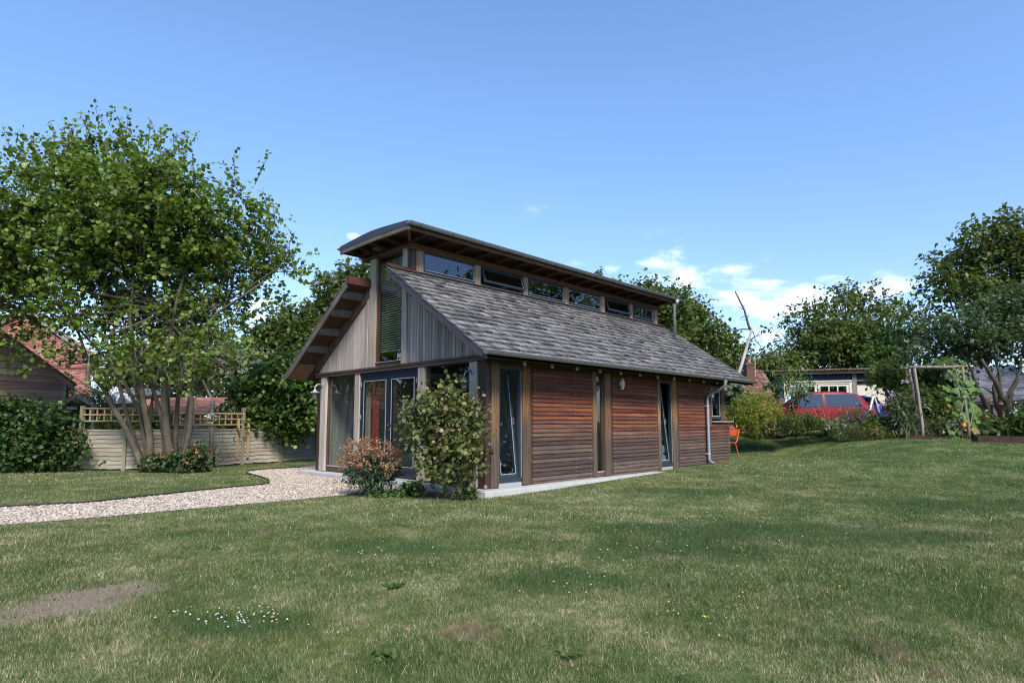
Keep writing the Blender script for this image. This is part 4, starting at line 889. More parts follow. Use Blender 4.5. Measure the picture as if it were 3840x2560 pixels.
clump('ivy_hedge', 'dense dark ivy hedge along the left edge, under the brown barn', 'hedge', 15.2, [(20, 1560, 72), (100, 1560, 72), (180, 1570, 66), (240, 1620, 58), (60, 1670, 95), (160, 1690, 95), (250, 1700, 66), (-60, 1600, 105), (310, 1735, 30), (370, 1748, 20), (-150, 1600, 110), (-100, 1700, 110), (30, 1520, 36), (90, 1740, 40), (200, 1745, 40), (0, 1745, 40), (340, 1690, 14), (290, 1650, 26)], 11500, .10, 'ivy', LEAF4, dj=.35, L=.3, mats=[('ivy', .9), ('mid_leaf', .1)])
ev = clump('evergreen_shrub', 'big glossy evergreen shrub standing by the fence left of the house', 'shrub', 18.2, [(930, 1480, 66), (1000, 1440, 78), (1080, 1425, 78), (1150, 1445, 70), (960, 1560, 76), (1060, 1560, 90), (1150, 1560, 80), (1000, 1620, 52), (1100, 1620, 56), (1060, 1385, 56), (1140, 1365, 46), (905, 1530, 44), (1200, 1500, 70), (1190, 1390, 50), (1190, 1610, 40), (1020, 1520, 90), (1110, 1500, 90)], 17000, .12, 'laurel', LEAF4, dj=.5, L=.4, up=.7)
stemset(ev, gpt(1035, 1728), [at(a, b, 18.2) for a, b in ((1000, 1600), (1025, 1590), (1050, 1580), (1075, 1600), (1100, 1590), (1010, 1570), (1060, 1560), (980, 1610))], .045, .025, 'bark', bow=.05)
sp = thing('spindly_shrub', gpt(805, 1750), 'nearly bare red-brown rose bush in front of the fence', 'shrub')
stemset(sp, gpt(798, 1750), [at(a, b, 16.2) for a, b in ((775, 1590), (800, 1585), (790, 1640), (835, 1590), (820, 1660), (780, 1660), (850, 1670))], .009, .004, 'twig', bow=.12)
P = np.array([at(rng.uniform(770, 850), rng.uniform(1580, 1720), 16.2) for _ in range(60)]); leaves('foliage', P, rng.normal(0, 1, (60, 3)), rng.uniform(.03, .06, 60), LEAF2, M['dry_leaf'], sp)
gr = clump('goldenrod', 'yellow flowering goldenrod behind the trellis, left of the hazel stems', 'flowers', 18.4, [(400, 1590, 40), (440, 1580, 40), (470, 1600, 36), (380, 1610, 30), (500, 1600, 30), (430, 1620, 36), (350, 1610, 26)], 2600, .10, 'bright_leaf', LONG2, mats=[('bright_leaf', .75), ('yellow_flower', .25)])
clump('border_flowers', 'yellow and white flowers behind the trellis, right of the hazel stems', 'flowers', 18.2, [(700, 1595, 22), (745, 1600, 22), (790, 1590, 22), (815, 1580, 18), (720, 1615, 20), (770, 1615, 22), (650, 1600, 24), (600, 1610, 26)], 1700, .09, 'bright_leaf', LONG2, mats=[('bright_leaf', .62), ('yellow_flower', .23), ('white_flower', .15)])
clump('red_flowers', 'dark red flowering plants by the fence top beside the evergreen shrub', 'flowers', 18.0, [(860, 1590, 20), (885, 1585, 18), (840, 1600, 14)], 500, .07, 'red_flower', LEAF2, mats=[('red_flower', .5), ('mid_leaf', .5)])
clump('climber', 'dark climbing plant tangled in the trellis behind the hazel', 'climber', 17.0, [(560, 1570, 26), (590, 1590, 26), (540, 1600, 24), (620, 1580, 20), (505, 1560, 18), (660, 1580, 20), (640, 1610, 24)], 1500, .1, 'ivy', LEAF2, mats=[('mid_leaf', .6), ('ivy', .4)])
clump('phormium', 'spiky dark green leaves fanning over the fence beside the evergreen', 'plant', 17.6, [(850, 1605, 18), (880, 1605, 18)], 90, .5, 'mid_leaf', LONG2, up=.9, L=.1)
# shrubs against the house front
vb = clump('viburnum_shrub', 'open leafy shrub with reddish tinted leaves in front of the near corner', 'shrub', 9.75, [(1600, 1530, 62), (1680, 1505, 55), (1735, 1540, 58), (1555, 1600, 52), (1640, 1610, 66), (1730, 1630, 70), (1780, 1600, 38), (1600, 1690, 52), (1700, 1715, 72), (1760, 1720, 45), (1640, 1780, 44), (1720, 1785, 44), (1540, 1555, 30), (1560, 1660, 30), (1690, 1480, 32), (1600, 1830, 18), (1790, 1560, 22), (1660, 1560, 70), (1690, 1670, 70), (1620, 1765, 46), (1765, 1790, 34), (1690, 1825, 34), (1740, 1700, 60)], 6000, .078, 'viburnum', LEAF4, dj=.16, L=.28, mats=[('viburnum', .88), ('viburnum_red', .12)], inner=.45, per=4, clipx=-.06)
vbb = gpt(1680, 1862)
stems(vb, [(9.85, [(1672, 1866), (1668, 1790), (1640, 1700), (1600, 1600), (1580, 1530)], .022, .008), (9.8, [(1670, 1864), (1690, 1760), (1705, 1650), (1690, 1560), (1700, 1490)], .026, .008), (9.75, [(1690, 1866), (1735, 1800), (1750, 1680), (1730, 1600), (1760, 1530)], .022, .007),
           (9.7, [(1668, 1790), (1655, 1690), (1670, 1600), (1650, 1510)], .016, .006), (9.7, [(1590, 1855), (1650, 1780), (1700, 1715), (1722, 1690)], .009, .004), (9.7, [(1705, 1650), (1740, 1590), (1770, 1560)], .011, .005), (9.7, [(1640, 1700), (1590, 1670), (1550, 1660)], .011, .005), (9.8, [(1735, 1800), (1770, 1740), (1785, 1650)], .012, .005), (9.75, [(1690, 1760), (1620, 1690), (1610, 1620)], .012, .005)], 'stem', 'twig', 6)
eu = clump('euphorbia', 'low bush with rusty orange flower heads in front of the glazed door', 'shrub', 10.3, [(1400, 1790, 62), (1345, 1795, 45), (1455, 1795, 45), (1400, 1835, 46), (1370, 1750, 45), (1440, 1750, 40), (1480, 1770, 28), (1320, 1770, 28)], 3000, .095, 'euphorbia', LONG2, dj=.12, L=.2, up=.8, clipx=-.06)
lm = pxlumps([(1335, 1690, 40), (1420, 1690, 50), (1475, 1715, 40), (1312, 1735, 38), (1390, 1740, 50), (1460, 1760, 34), (1375, 1670, 30), (1350, 1770, 25), (1300, 1715, 24)], 10.2, .12, .75); P, Dv, *_ = twig_points(lm, 3200, 12, .09, .9, .5)
leaves('flower_heads', P, Dv, .036*rng.uniform(.6, 1.3, len(P)), LEAF2, M['euph_head'], eu, .9)
stemset(eu, gpt(1400, 1858), [at(a, b, 10.25) for a, b in ((1340, 1700), (1420, 1700), (1470, 1730), (1315, 1740), (1390, 1750), (1450, 1770), (1370, 1690))], .009, .006, 'twig', bow=.06)
clump('low_plant', 'low dark leafy plants between the rusty bush and the taller shrub', 'plant', 10.1, [(1530, 1835, 22), (1560, 1830, 22), (1500, 1845, 18), (1590, 1845, 14)], 380, .075, 'ivy', LEAF4, dj=.1, L=.1, clipx=-.06)
clump('low_plant', 'small dark ground plant at the shrub foot near the paving corner', 'plant', 9.7, [(1750, 1850, 15), (1775, 1848, 14), (1720, 1860, 12)], 200, .06, 'ivy', LEAF4, dj=.06, L=.08)
clump('low_plant', 'bright green weeds at the foot of the rusty bush', 'plant', 10.0, [(1420, 1866, 14), (1450, 1864, 12), (1390, 1868, 10), (1480, 1866, 10), (1500, 1868, 10)], 220, .06, 'bright_leaf', LEAF4, dj=.08, L=.06)

# ------------------------------------------------------------------ left-hand garden: fence, barn, brick house
FP = [(296, 1762), (463, 1764), (620, 1759), (785, 1751), (905, 1742), (1050, 1733), (1185, 1722)]
FW = [gpt(a, b) for a, b in FP]
fen = thing('garden_fence', FW[2], 'weathered waney-board fence with a tan trellis on top, behind the hazel', 'fence')
def waney(Lb, h, seed, amp=.012, n=10, lean=.012):
    r = random.Random(seed); V = []; F = []
    for i in range(n+1):
        x = Lb*i/n; dz = r.uniform(-amp, amp); V += [(x, -lean, dz), (x, -lean-.012, dz+.003), (x, 0, h), (x, .012, h)]
        if i:
            a = 4*(i-1); b = 4*i; F += [(a+1, b+1, b+2, a+2), (a, b, b+1, a+1), (a+2, b+2, b+3, a+3)]
    me = bpy.data.meshes.new('board'); me.from_pydata(V, [], F); return me
def frame(o, u):
    """matrix with x along u, y away from the viewpoint side, z up"""
    u = Vector((u[0], u[1], 0)).normalized(); v = Vector((-u.y, u.x, 0)); m = Matrix.Identity(4)
    m.col[0] = (*u, 0); m.col[1] = (*v, 0); m.col[2] = (0, 0, 1, 0); m.col[3] = (*o, 1); return m
FH = .98; NFB = 9
for i in range(len(FW)-1):
    a, b = FW[i], FW[i+1]; Lp = float(np.linalg.norm((b-a)[:2])); mt = frame(a, b-a)
    ms = [waney(Lp-.09, FH/NFB+.03, 10*i+k) for k in range(3)]
    for m in ms: m.materials.append(M['fence'])
    for k in range(NFB): put('board', ms[(k*2+i) % 3], mt @ Matrix.Translation((.045, random.uniform(-.004, .004), .04+k*FH/NFB)), fen)
    put('capping_rail', MB().box(.04, Lp-.04, -.035, .03, FH+.03, FH+.07).mesh('rail', M['fence']), mt, fen)
for i, p in enumerate(FW):
    hgt_ = 1.66 if i in (0, 2, 4) else 1.1
    put('post', MB().box(-.045, .045, -.045, .045, -.05, hgt_).mesh('post', M['fence_post']), frame(p, FW[min(i+1, 6)]-FW[max(i-1, 0)]), fen)
for dx in (-.16, .14): put('spur_board', MB().box(dx-.035, dx+.035, -.08, -.05, .2, 1.35).mesh('spur', M['trellis']), frame(FW[4], FW[5]-FW[4]), fen)
put('spur_board', MB().box(-.05, .03, -.08, -.05, .35, 1.1).mesh('spur', M['trellis']), frame(FW[6], FW[6]-FW[5]), fen)
def trellis(a, b, z0, z1, nu):
    Lp = float(np.linalg.norm((b-a)[:2])); mt = frame(a, b-a); h = (z1-z0)/2
    for k in range(3): put('trellis_rail', MB().box(0, Lp, -.052, -.03, z0+k*h-.017, z0+k*h+.017).mesh('rail', M['trellis']), mt, fen)
    me = MB().box(-.017, .017, -.029, -.01, z0-.01, z1+.01).mesh('slat', M['trellis'])
    for k in range(nu+1): put('trellis_slat', me, mt @ Matrix.Translation((Lp*k/nu*.985+.02, 0, 0)), fen)
trellis(FW[0], FW[2], 1.27, 1.60, 12); trellis(FW[2]+np.array([.1, 0, 0]), FW[4], 1.17, 1.49, 11)

# brown barn with waney boards (gable end faces the garden)
RT = np.array([math.sin(YAW), -math.cos(YAW), 0]); FWD = np.array([math.cos(YAW), math.sin(YAW), 0])
bo = at(229, 1584, 18.); bo[2] = -.1
barn = thing('timber_barn', bo, 'brown waney-boarded barn gable above the ivy hedge at the left edge', 'barn')
BU = unit(-RT*.78-FWD*.62); bm = frame(bo, BU)      # x runs to the left
ez, sl2, apx = 2.48, .80, 3.0
put('gable_wall', MB().prism([(0, -.02, 0), (5.5, -.02, 0), (5.5, -.02, ez-.05), (apx, -.02, ez+apx*sl2-.06), (0, -.02, ez-.05)], (0, -.1, 0)).mesh('wall', M['beam']), bm, barn)
nb = 26
for k in range(nb):
    z0 = k*.2; lo = max(0, (z0+.1-ez)/sl2) if z0+.1 > ez else 0; hi = 5.5-lo
    if hi-lo < .2: continue
    me = waney(hi-lo, .24, 100+k, .022, 14, .03); me.materials.append(M['barn'])
    put('board', me, bm @ Matrix.Translation((lo, .03, z0)) @ Matrix.Scale(-1, 4, (0, 1, 0)), barn)
vb2 = [(-.25, .1, ez-.30), (apx, .1, ez+apx*sl2-.05), (apx, .1, ez+apx*sl2+.12), (-.25, .1, ez-.13)]
put('verge_board', MB().prism(vb2, (0, .04, 0)).mesh('verge', M['barn']), bm, barn)
put('verge_board', MB().prism([(5.5-x, y, z) for x, y, z in vb2], (0, .04, 0)).mesh('verge', M['barn']), bm, barn)
put('roof', MB().prism([(-.3, .12, ez-.14), (apx, .12, ez+apx*sl2+.13), (apx, .12, ez+apx*sl2+.2), (-.3, .12, ez-.07)], (0, -6, 0)).prism([(5.8, .12, ez-.14), (apx, .12, ez+apx*sl2+.13), (apx, .12, ez+apx*sl2+.2), (5.8, .12, ez-.07)], (0, -6, 0)).mesh('roof', M['tile']), bm, barn)
put('corner_board', MB().box(-.06, .03, -.02, .09, 0, ez-.1).mesh('corner', M['grey_timber']), bm, barn)
fl = at(97, 1428, 17.85); fm = frame(fl, BU)
sl_ = thing('security_light', fl, 'small security light with white conduit on the barn wall', 'security light')
put('housing', MB().box(-.1, .1, .0, .12, -.06, .06).mesh('housing', M['lamp_light']), fm, sl_); put('sensor', MB().ball((0, .1, -.11), .045, 8, 6).mesh('sensor', M['black']), fm, sl_)
put('conduit', MB().tube([(.05, .02, .04), (.3, .02, .02), (.7, .02, .03), (1.4, .02, .0)], .018, 6).tube([(.0, .02, .06), (.1, .02, .11), (.55, .02, .07)], .012, 6).mesh('conduit', M['white']), fm, sl_)

def tiled(parent, mt, ulen, vlen, tw, ex, th, name, mat, nind=300, flip=False, gap=.006, under=None, offset=True, order=None):
    """courses of tiles on the local XY plane of mt (x along the eaves, y up the slope, z out)"""
    its = []
    nc = int(vlen/ex); nu = int(ulen/tw)
    for c in range(nc):
        for i in range(-1, nu+1):
            x0 = max(0, i*tw+(tw*.5*(c % 2) if offset else 0)); x1 = min(ulen, i*tw+(tw*.5*(c % 2) if offset else 0)+tw-gap)
            if x1-x0 > .02: its.append((x0, x1, c*ex+random.gauss(0, ex*.03)))
    if order: its.sort(key=order)
    def add(mb, it, ox=0, oy=0):
        x0, x1, v = it; dz = random.uniform(0, th*.5); v1 = min(vlen, v+ex*1.25)
        mb.quadbox([(x0-ox, v-oy, .006+dz), (x1-ox, v-oy, .006+dz), (x1-ox, v1-oy, .0), (x0-ox, v1-oy, 0), (x0-ox, v-oy, .006+th+dz), (x1-ox, v-oy, .006+th+dz), (x1-ox, v1-oy, th*.6), (x0-ox, v1-oy, th*.6)])
    for it in its[:nind]:
        b = MB(); add(b, it, it[0], it[2]); put(name, b.mesh(name, M[mat]), mt @ Matrix.Translation((it[0], it[2], 0)), parent)
    if its[nind:]:
        b = MB()
        for it in its[nind:]: add(b, it)
        put(name+'s', b.mesh(name+'s', M[mat]), mt, parent, kind='stuff')
def slopeframe(o, u, up):
    u = Vector(u).normalized(); v = Vector(up); v = (v-u*v.dot(u)).normalized(); n_ = u.cross(v); m = Matrix.Identity(4)
    m.col[0] = (*u, 0); m.col[1] = (*v, 0); m.col[2] = (*n_, 0); m.col[3] = (*o, 1); return m

# brick house behind the barn
ho = at(333, 1584, 28.); ho[2] = -.1
bh = thing('brick_house', ho, 'red brick gable of a house behind the brown barn', 'house')
hm = frame(ho, unit(-RT*.8-FWD*.6)); he, hs, ha = 4.2, .72, 2.6
put('gable_wall', MB().prism([(0, -.02, 0), (5.2, -.02, 0), (5.2, -.02, he), (ha, -.02, he+ha*hs), (0, -.02, he)], (0, -.2, 0)).mesh('wall', M['mortar']), hm, bh)
its = []
for c in range(90):
    z = c*.075; lim = max(0, (z+.07-he)/hs)
    for i in range(0, 25):
        x0 = i*.225+(.112 if c % 2 else 0); x1 = x0+.213
        x0c, x1c = max(x0, lim), min(x1, 5.2-lim)
        if x1c-x0c > .05: its.append((x0c, x1c, z))
its.sort(key=lambda it: 0 if (it[0] < 2.7 and it[2] > 2.6) else 1)
vis = [i for i in its if i[0] < 2.9 and i[2] > 2.2]; random.shuffle(vis)
near = sorted(vis, key=lambda it: abs(it[0]-1.1)+abs(it[2]-4.0))[:300]; ns = set(near)
for (a, b, z) in near: put('brick', MB().box(0, b-a, -.005, .012+random.uniform(-.003, .003), 0, .064).mesh('brick', M['brick']), hm @ Matrix.Translation((a, 0, z)), bh)
mb = MB()
for it in its:
    if it not in ns: mb.box(it[0], it[1], -.005, .012, it[2], it[2]+.064)
put('bricks', mb.mesh('bricks', M['brick']), hm, bh, kind='stuff')
vv = [(-.3, .08, he-.28), (ha, .08, he+ha*hs), (ha, .08, he+ha*hs+.16), (-.3, .08, he-.1)]
put('verge_board', MB().prism(vv, (0, .05, 0)).mesh('verge', M['grey_timber']), hm, bh); put('verge_board', MB().prism([(5.2-x, y, z) for x, y, z in vv], (0, .05, 0)).mesh('verge', M['grey_timber']), hm, bh)
put('roof', MB().prism([(-.4, .13, he-.12), (ha, .13, he+ha*hs+.18), (ha, .13, he+ha*hs+.3), (-.4, .13, he)], (0, -7, 0)).prism([(5.6, .13, he-.12), (ha, .13, he+ha*hs+.18), (ha, .13, he+ha*hs+.3), (5.6, .13, he)], (0, -7, 0)).mesh('roof', M['terracotta']), hm, bh)
# timber arbour frame
t = thing('timber_arbour', at(288, 1640, 17.6), 'bare timber gable frame of an arbour between barn and trellis', 'arbour')
for a, b in (((288, 1484), (226, 1522)), ((288, 1484), (352, 1522)), ((226, 1529), (286, 1530)), ((347, 1512), (347, 1650)), ((230, 1512), (230, 1650))):
    MB().bar(at(*a, 17.6), at(*b, 17.6), .06, .075).build('timber', M['grey_timber'], t)
MB().bar(at(288, 1484, 17.6), at(300, 1486, 19), .06, .08).bar(at(350, 1520, 17.6), at(360, 1522, 19), .06, .08).build('purlin', M['grey_timber'], t)
# conservatory roof
co = thing('conservatory', at(445, 1584, 23), 'glass conservatory roof with white bars and a row of finials', 'conservatory')
A, B = at(398, 1470, 23.6), at(452, 1472, 22.6); E0, E1, E2, E3 = at(380, 1508, 22.2), at(436, 1508, 21.2), at(492, 1508, 22.2), at(500, 1508, 24)
mb = MB(); mb.v = [tuple(p) for p in (A, B, E0, E1, E2, E3)]; mb.f = [(0, 2, 3, 1), (1, 3, 4), (1, 4, 5)]
m, g_, o_ = newmat('bluish roof glass'); princ(g_, o_, (.12, .17, .3), .12, 0, .8); M['roofglass'] = m
gp = mb.build('glazing', M['roofglass'], co); so = gp.modifiers.new('t', 'SOLIDIFY'); so.thickness = .02
bars = [(A, B), (B, E1), (B, E2), (B, E3), (A, E0), (B, (E1+E2)/2), ((A+B)/2, (E0+E1)/2), (E0, E1), (E1, E2), (E2, E3)]
for p, q in bars: MB().bar(p+np.array([0, 0, .02]), q+np.array([0, 0, .02]), .07, .05).build('glazing_bar', M['white'], co)
for k in range(7): p = A+(B-A)*k/6; MB().lathe([(.02, 0), (.02, .1), (.05, .13), (.035, .18), (.005, .23)], p, 8).build('finial', M['white'], co)
mb = MB()
for p, q in ((E0, E1), (E1, E2), (E2, E3)): mb.prism([p-np.array([0, 0, .03]), q-np.array([0, 0, .03]), (q[0], q[1], -.1), (p[0], p[1], -.1)], tuple(FWD*.1))
mb.build('wall', M['chimney_brick'], co)
# low terracotta roof and the grey roof beyond
tr = thing('tiled_outbuilding', at(620, 1584, 21), 'low outbuilding with a faded terracotta tile roof seen between the hazel stems', 'outbuilding')
o0, o1 = at(478, 1556, 20.5), at(760, 1556, 20.5); rg = at(600, 1497, 22.5)
tm = slopeframe(o0, o1-o0, rg-o0); ul = float(np.linalg.norm(o1-o0)); vl = (Matrix(tm).inverted() @ Vector(rg)).y
tiled(tr, tm, ul, vl, .21, .11, .016, 'tile', 'terracotta')
put('roof_deck', MB().box(0, ul, 0, vl, -.06, -.004).mesh('deck', M['beam']), tm, tr)
mb = MB()
for k in range(12): put('ridge_tile', MB().tube([(k*.26, vl, .0), (k*.26+.25, vl, .0)], .075, 8).mesh('ridge', M['terracotta']), tm, tr)
MB().prism([o0+FWD*.15-np.array([0, 0, .05]), o1+FWD*.15-np.array([0, 0, .05]), (*(o1+FWD*.15)[:2], -.1), (*(o0+FWD*.15)[:2], -.1)], tuple(FWD*.1)).build('wall', M['brick'], tr)
gr2 = thing('slate_outbuilding', at(575, 1584, 25), 'small grey slate roof behind the terracotta roof', 'outbuilding')
o0, o1, rg = at(515, 1486, 24.5), at(625, 1478, 25.5), at(575, 1450, 26.5); tm = slopeframe(o0, o1-o0, rg-o0); ul = float(np.linalg.norm(o1-o0)); vl = (tm.inverted() @ Vector(rg)).y
tiled(gr2, tm, ul, vl, .25, .16, .012, 'slate', 'slate'); put('roof_deck', MB().box(0, ul, 0, vl, -.06, -.004).mesh('deck', M['beam']), tm, gr2)
MB().prism([o0+FWD*.15, o1+FWD*.15, (*(o1+FWD*.15)[:2], -.1), (*(o0+FWD*.15)[:2], -.1)], tuple(FWD*.1)).build('wall', M['brick'], gr2)
# bird feeders hanging in the hazel
def feeder(px, py, D, label, top, body, base_, hang, h=.36, r=.045):
    p = at(px, py, D); t = thing('bird_feeder', p, label, 'bird feeder', 'tube feeders hanging in the garden')
    MB().lathe([(r, 0), (r, h)], p, 12).build('seed_tube', M[body], t); MB().lathe([(r*1.15, h), (r*1.2, h+.05), (.01, h+.09)], p, 12).build('lid', M[top], t)
    MB().lathe([(r*1.5, -.06), (r*1.6, -.03), (r*1.1, 0)], p, 12).build('tray', M[base_], t); MB().tube([p+np.array([0, 0, h+.08]), p+np.array([0, 0, h+hang])], .006, 4).build('hanger', M['steel'], t)
feeder(328, 1430, 14.2, 'tall feeder with green lid hanging low on the left side of the hazel', 'feeder_green', 'feeder_mesh', 'feeder_green', .5)
feeder(795, 1548, 15.4, 'dark feeder with a grey cap over the trellis right of the hazel', 'lamp_grey', 'feeder_mesh', 'lamp_grey', .9, .22, .05)

# ------------------------------------------------------------------ right-hand side
def hatchback(o, fwd, label, paint, group='parked hatchbacks'):
    t = thing('parked_car', o, label, 'car'); mt = frame(o, fwd)
    st = [(0, .36, .70, .79, .70), (.06, .26, .86, .93, .68), (.24, .2, .92, 1.2, .67), (.45, .2, .94, 1.42, .66), (.9, .2, .95, 1.50, .66), (1.4, .2, .95, 1.52, .66), (1.9, .2, .95, 1.50, .66), (2.3, .2, .94, 1.41, .66), (2.64, .2, .93, 1.19, .68), (2.95, .2, .92, .98, .70), (3.4, .22, .84, .88, .64), (3.6, .3, .64, .70, .52)]
    V = []; F = []
    for x, zl, zb, zt, wt in st:
        wm = .81 if .05 < x < 3.3 else .74
        ring = [(-.72, zl), (-wm, zl+.15), (-wm, zb), (-wt, zt-.035), (-wt*.75, zt), (wt*.75, zt), (wt, zt-.035), (wm, zb), (wm, zl+.15), (.72, zl)]
        V += [(x, y, z) for y, z in ring]
    n = 10
    for i in range(len(st)-1):
        for k in range(n): k2 = (k+1) % n; F.append((i*n+k, (i+1)*n+k, (i+1)*n+k2, i*n+k2))
    F += [tuple(range(n)), tuple(range((len(st)-1)*n, len(st)*n))[::-1]]
    me = bpy.data.meshes.new('body'); me.from_pydata(V, [], F); me.materials.append(M[paint]); me.polygons.foreach_set('use_smooth', [True]*len(F))
    bd = put('body', me, mt, t); bv = bd.modifiers.new('b', 'BEVEL'); bv.width = .03; bv.segments = 2; bv.limit_method = 'ANGLE'; bv.angle_limit = R(25)
    for sg in (1, -1):
        Pn = lambda x, s: (x, sg*(.81+(.665-.81)*s+.012), .955+(1.47-.955)*s)
        for nm, poly in (('rear_side_window', [(.42, .08), (1.52, .06), (1.52, .9), (.75, .9), (.56, .8), (.45, .55)]), ('front_side_window', [(1.60, .06), (2.78, .03), (2.5, .5), (2.28, .8), (2.12, .9), (1.60, .9)])):
            put(nm, MB().prism([Pn(*p) for p in poly], (0, -sg*.008, 0)).mesh(nm, M['glass_dark']), mt, t)
        for x in (.62, 2.98):
            wl = MB().lathe([(.29, -.1), (.3, -.06), (.3, .06), (.29, .1)], (x, sg*.74, .3), 18, (0, 1, 0)).mesh('wheel', M['rubber']); wo = put('wheel', wl, mt, t)
            put('rim', MB().lathe([(.19, 0), (.2, .02), (.06, .035)], (x, sg*.83, .3), 14, (0, sg, 0)).mesh('rim', M['steel']), mt, wo)
        put('tail_light', MB().prism([(.0, sg*.80, .72), (.16, sg*.825, .78), (.2, sg*.825, 1.02), (.09, sg*.76, 1.04)], (0, -sg*.12, 0)).mesh('tail_light', M['tail_red']), mt, t)
        put('door_mirror', MB().ball((2.55, sg*.9, 1.0), .085, 8, 6).mesh('mirror', M[paint]), mt, t)
        put('door_handle', MB().box(1.66, 1.86, sg*.825-.01, sg*.825+.01, .83, .86).mesh('handle', M[paint]), mt, t)
    put('rear_window', MB().prism([(.055, -.55, .95), (.055, .55, .95), (.36, .48, 1.35), (.36, -.48, 1.35)], (-.02, 0, .012)).mesh('rear_window', M['glass_dark']), mt, t)
    put('windscreen', MB().prism([(2.93, -.6, 1.0), (2.93, .6, 1.0), (2.34, .53, 1.4), (2.34, -.53, 1.4)], (.02, 0, .02)).mesh('windscreen', M['glass_dark']), mt, t)
    put('bumper', MB().box(-.06, .08, -.74, .74, .34, .56).box(3.5, 3.64, -.6, .6, .32, .52).mesh('bumper', M['black']), mt, t)
    put('aerial', MB().tube([(.75, 0, 1.5), (.35, 0, 1.72)], .006, 4).box(.7, .8, -.03, .03, 1.5, 1.52).mesh('aerial', M['black']), mt, t)
    put('seats', MB().box(1.15, 1.3, -.5, .5, .5, 1.22).box(1.95, 2.1, -.55, -.1, .5, 1.25).box(1.95, 2.1, .1, .55, .5, 1.25).mesh('seats', M['curtain_beige']), mt, t)
    return t
rc = at(3252, 1584, 20.6); rc[2] = H(rc[0], rc[1])-.01
hatchback(rc, unit(-RT+FWD*.18), 'red hatchback parked side-on behind the flower border', 'car_red')
bc = at(3330, 1584, 22.8); bc[2] = H(bc[0], bc[1])-.01
hatchback(bc, unit(-RT+FWD*.5), 'bright blue hatchback half hidden behind the red one', 'car_blue')

# long garage with corrugated roof
go = at(2925, 1584, 30.); go[2] = .55; gu = unit(RT-FWD*.34); gm = frame(go, gu)
ga = thing('garage', go, 'long blue boarded garage with cream doors and a rusty corrugated roof', 'garage')
def gp_(name, mat, *bxs, parent=None):
    mb = MB()
    for b in bxs: mb.box(*b)
    return put(name, mb.mesh(name, M[mat]), gm, parent or ga)
gp_('back_wall', 'dark_navy', (0, 7, .7, .8, 0, 3.0))
gp_('side_wall', 'garage_blue', (0, .1, 0, 4, 0, 2.9))
gp_('cladding', 'garage_blue', (.0, .27, -.02, .1, 0, 2.93), (.271, 3.23, -.02, .1, 2.56, 2.93))
for k in range(26): gp_('board', 'garage_blue', (.275+k*.1135, .275+k*.1135+.105, -.032, -.021, 2.63, 2.92))
gp_('door_head', 'cream', (.22, 3.25, -.12, -.035, 2.55, 2.62)); gp_('door_frame', 'cream', (.25, .36, -.08, .04, 0, 2.545), (3.13, 3.25, -.08, .04, 0, 2.545), (.361, 3.129, -.08, .04, 2.45, 2.545))
for x0 in (.37, 1.76):
    x1 = x0+1.36; mb = MB().box(x0, x1, -.05, .0, 0, 1.0).box(x0, x0+.11, -.05, 0, 1.001, 2.44).box(x1-.11, x1, -.05, 0, 1.001, 2.44).box(x0+.111, x1-.111, -.05, 0, 2.34, 2.44)
    for k in (1, 2): xm = x0+.11+(x1-x0-.22)*k/3; mb.box(xm-.025, xm+.025, -.045, -.005, 1.001, 2.339)
    for z in (1.0, 1.45, 1.98): mb.box(x0+.111, x1-.111, -.042, -.008, z, z+.05)
    d = put('garage_door', mb.mesh('door', M['cream']), gm, ga)
    put('pane', MB().box(x0+.1, x1-.1, -.028, -.02, 1.02, 2.345).mesh('pane', M['glass']), gm, d)
gp_('post', 'grey_timber', (3.27, 3.45, -.1, .08, 0, 2.95)); gp_('post', 'grey_timber', (6.6, 6.75, -.1, .08, 0, 2.95))
gp_('bay_panel', 'dark_navy', (3.46, 6.59, .1, .16, 1.95, 2.95)); gp_('rail', 'grey_timber', (3.455, 6.59, .0, .09, 2.56, 2.66))
cdn = gp_('bay_door', 'cream', (3.47, 4.62, .02, .09, 0, 2.36))
for k in range(9): gp_('board', 'cream', (3.48, 4.61, .008, .019, .04+k*.26, .04+k*.26+.25), parent=cdn)
gp_('post', 'cream', (5.05, 5.12, -.02, .06, 0, 2.2))
gp_('fascia', 'rust', (-.3, 7.2, -.32, -.28, 2.93, 3.07))
V = []; F = []; nx = 220
for i in range(nx+1):
    x = -.35+7.6*i/nx; z = .022*math.sin(i*1.57)
    V += [(x, -.48, 3.13+z), (x, 4.2, 3.5+z)]
    if i: F.append((2*i-2, 2*i, 2*i+1, 2*i-1))
me = bpy.data.meshes.new('roof'); me.from_pydata(V, [], F); me.materials.append(M['rust']); ro = put('corrugated_roof', me, gm, ga); so = ro.modifiers.new('t', 'SOLIDIFY'); so.thickness = .02

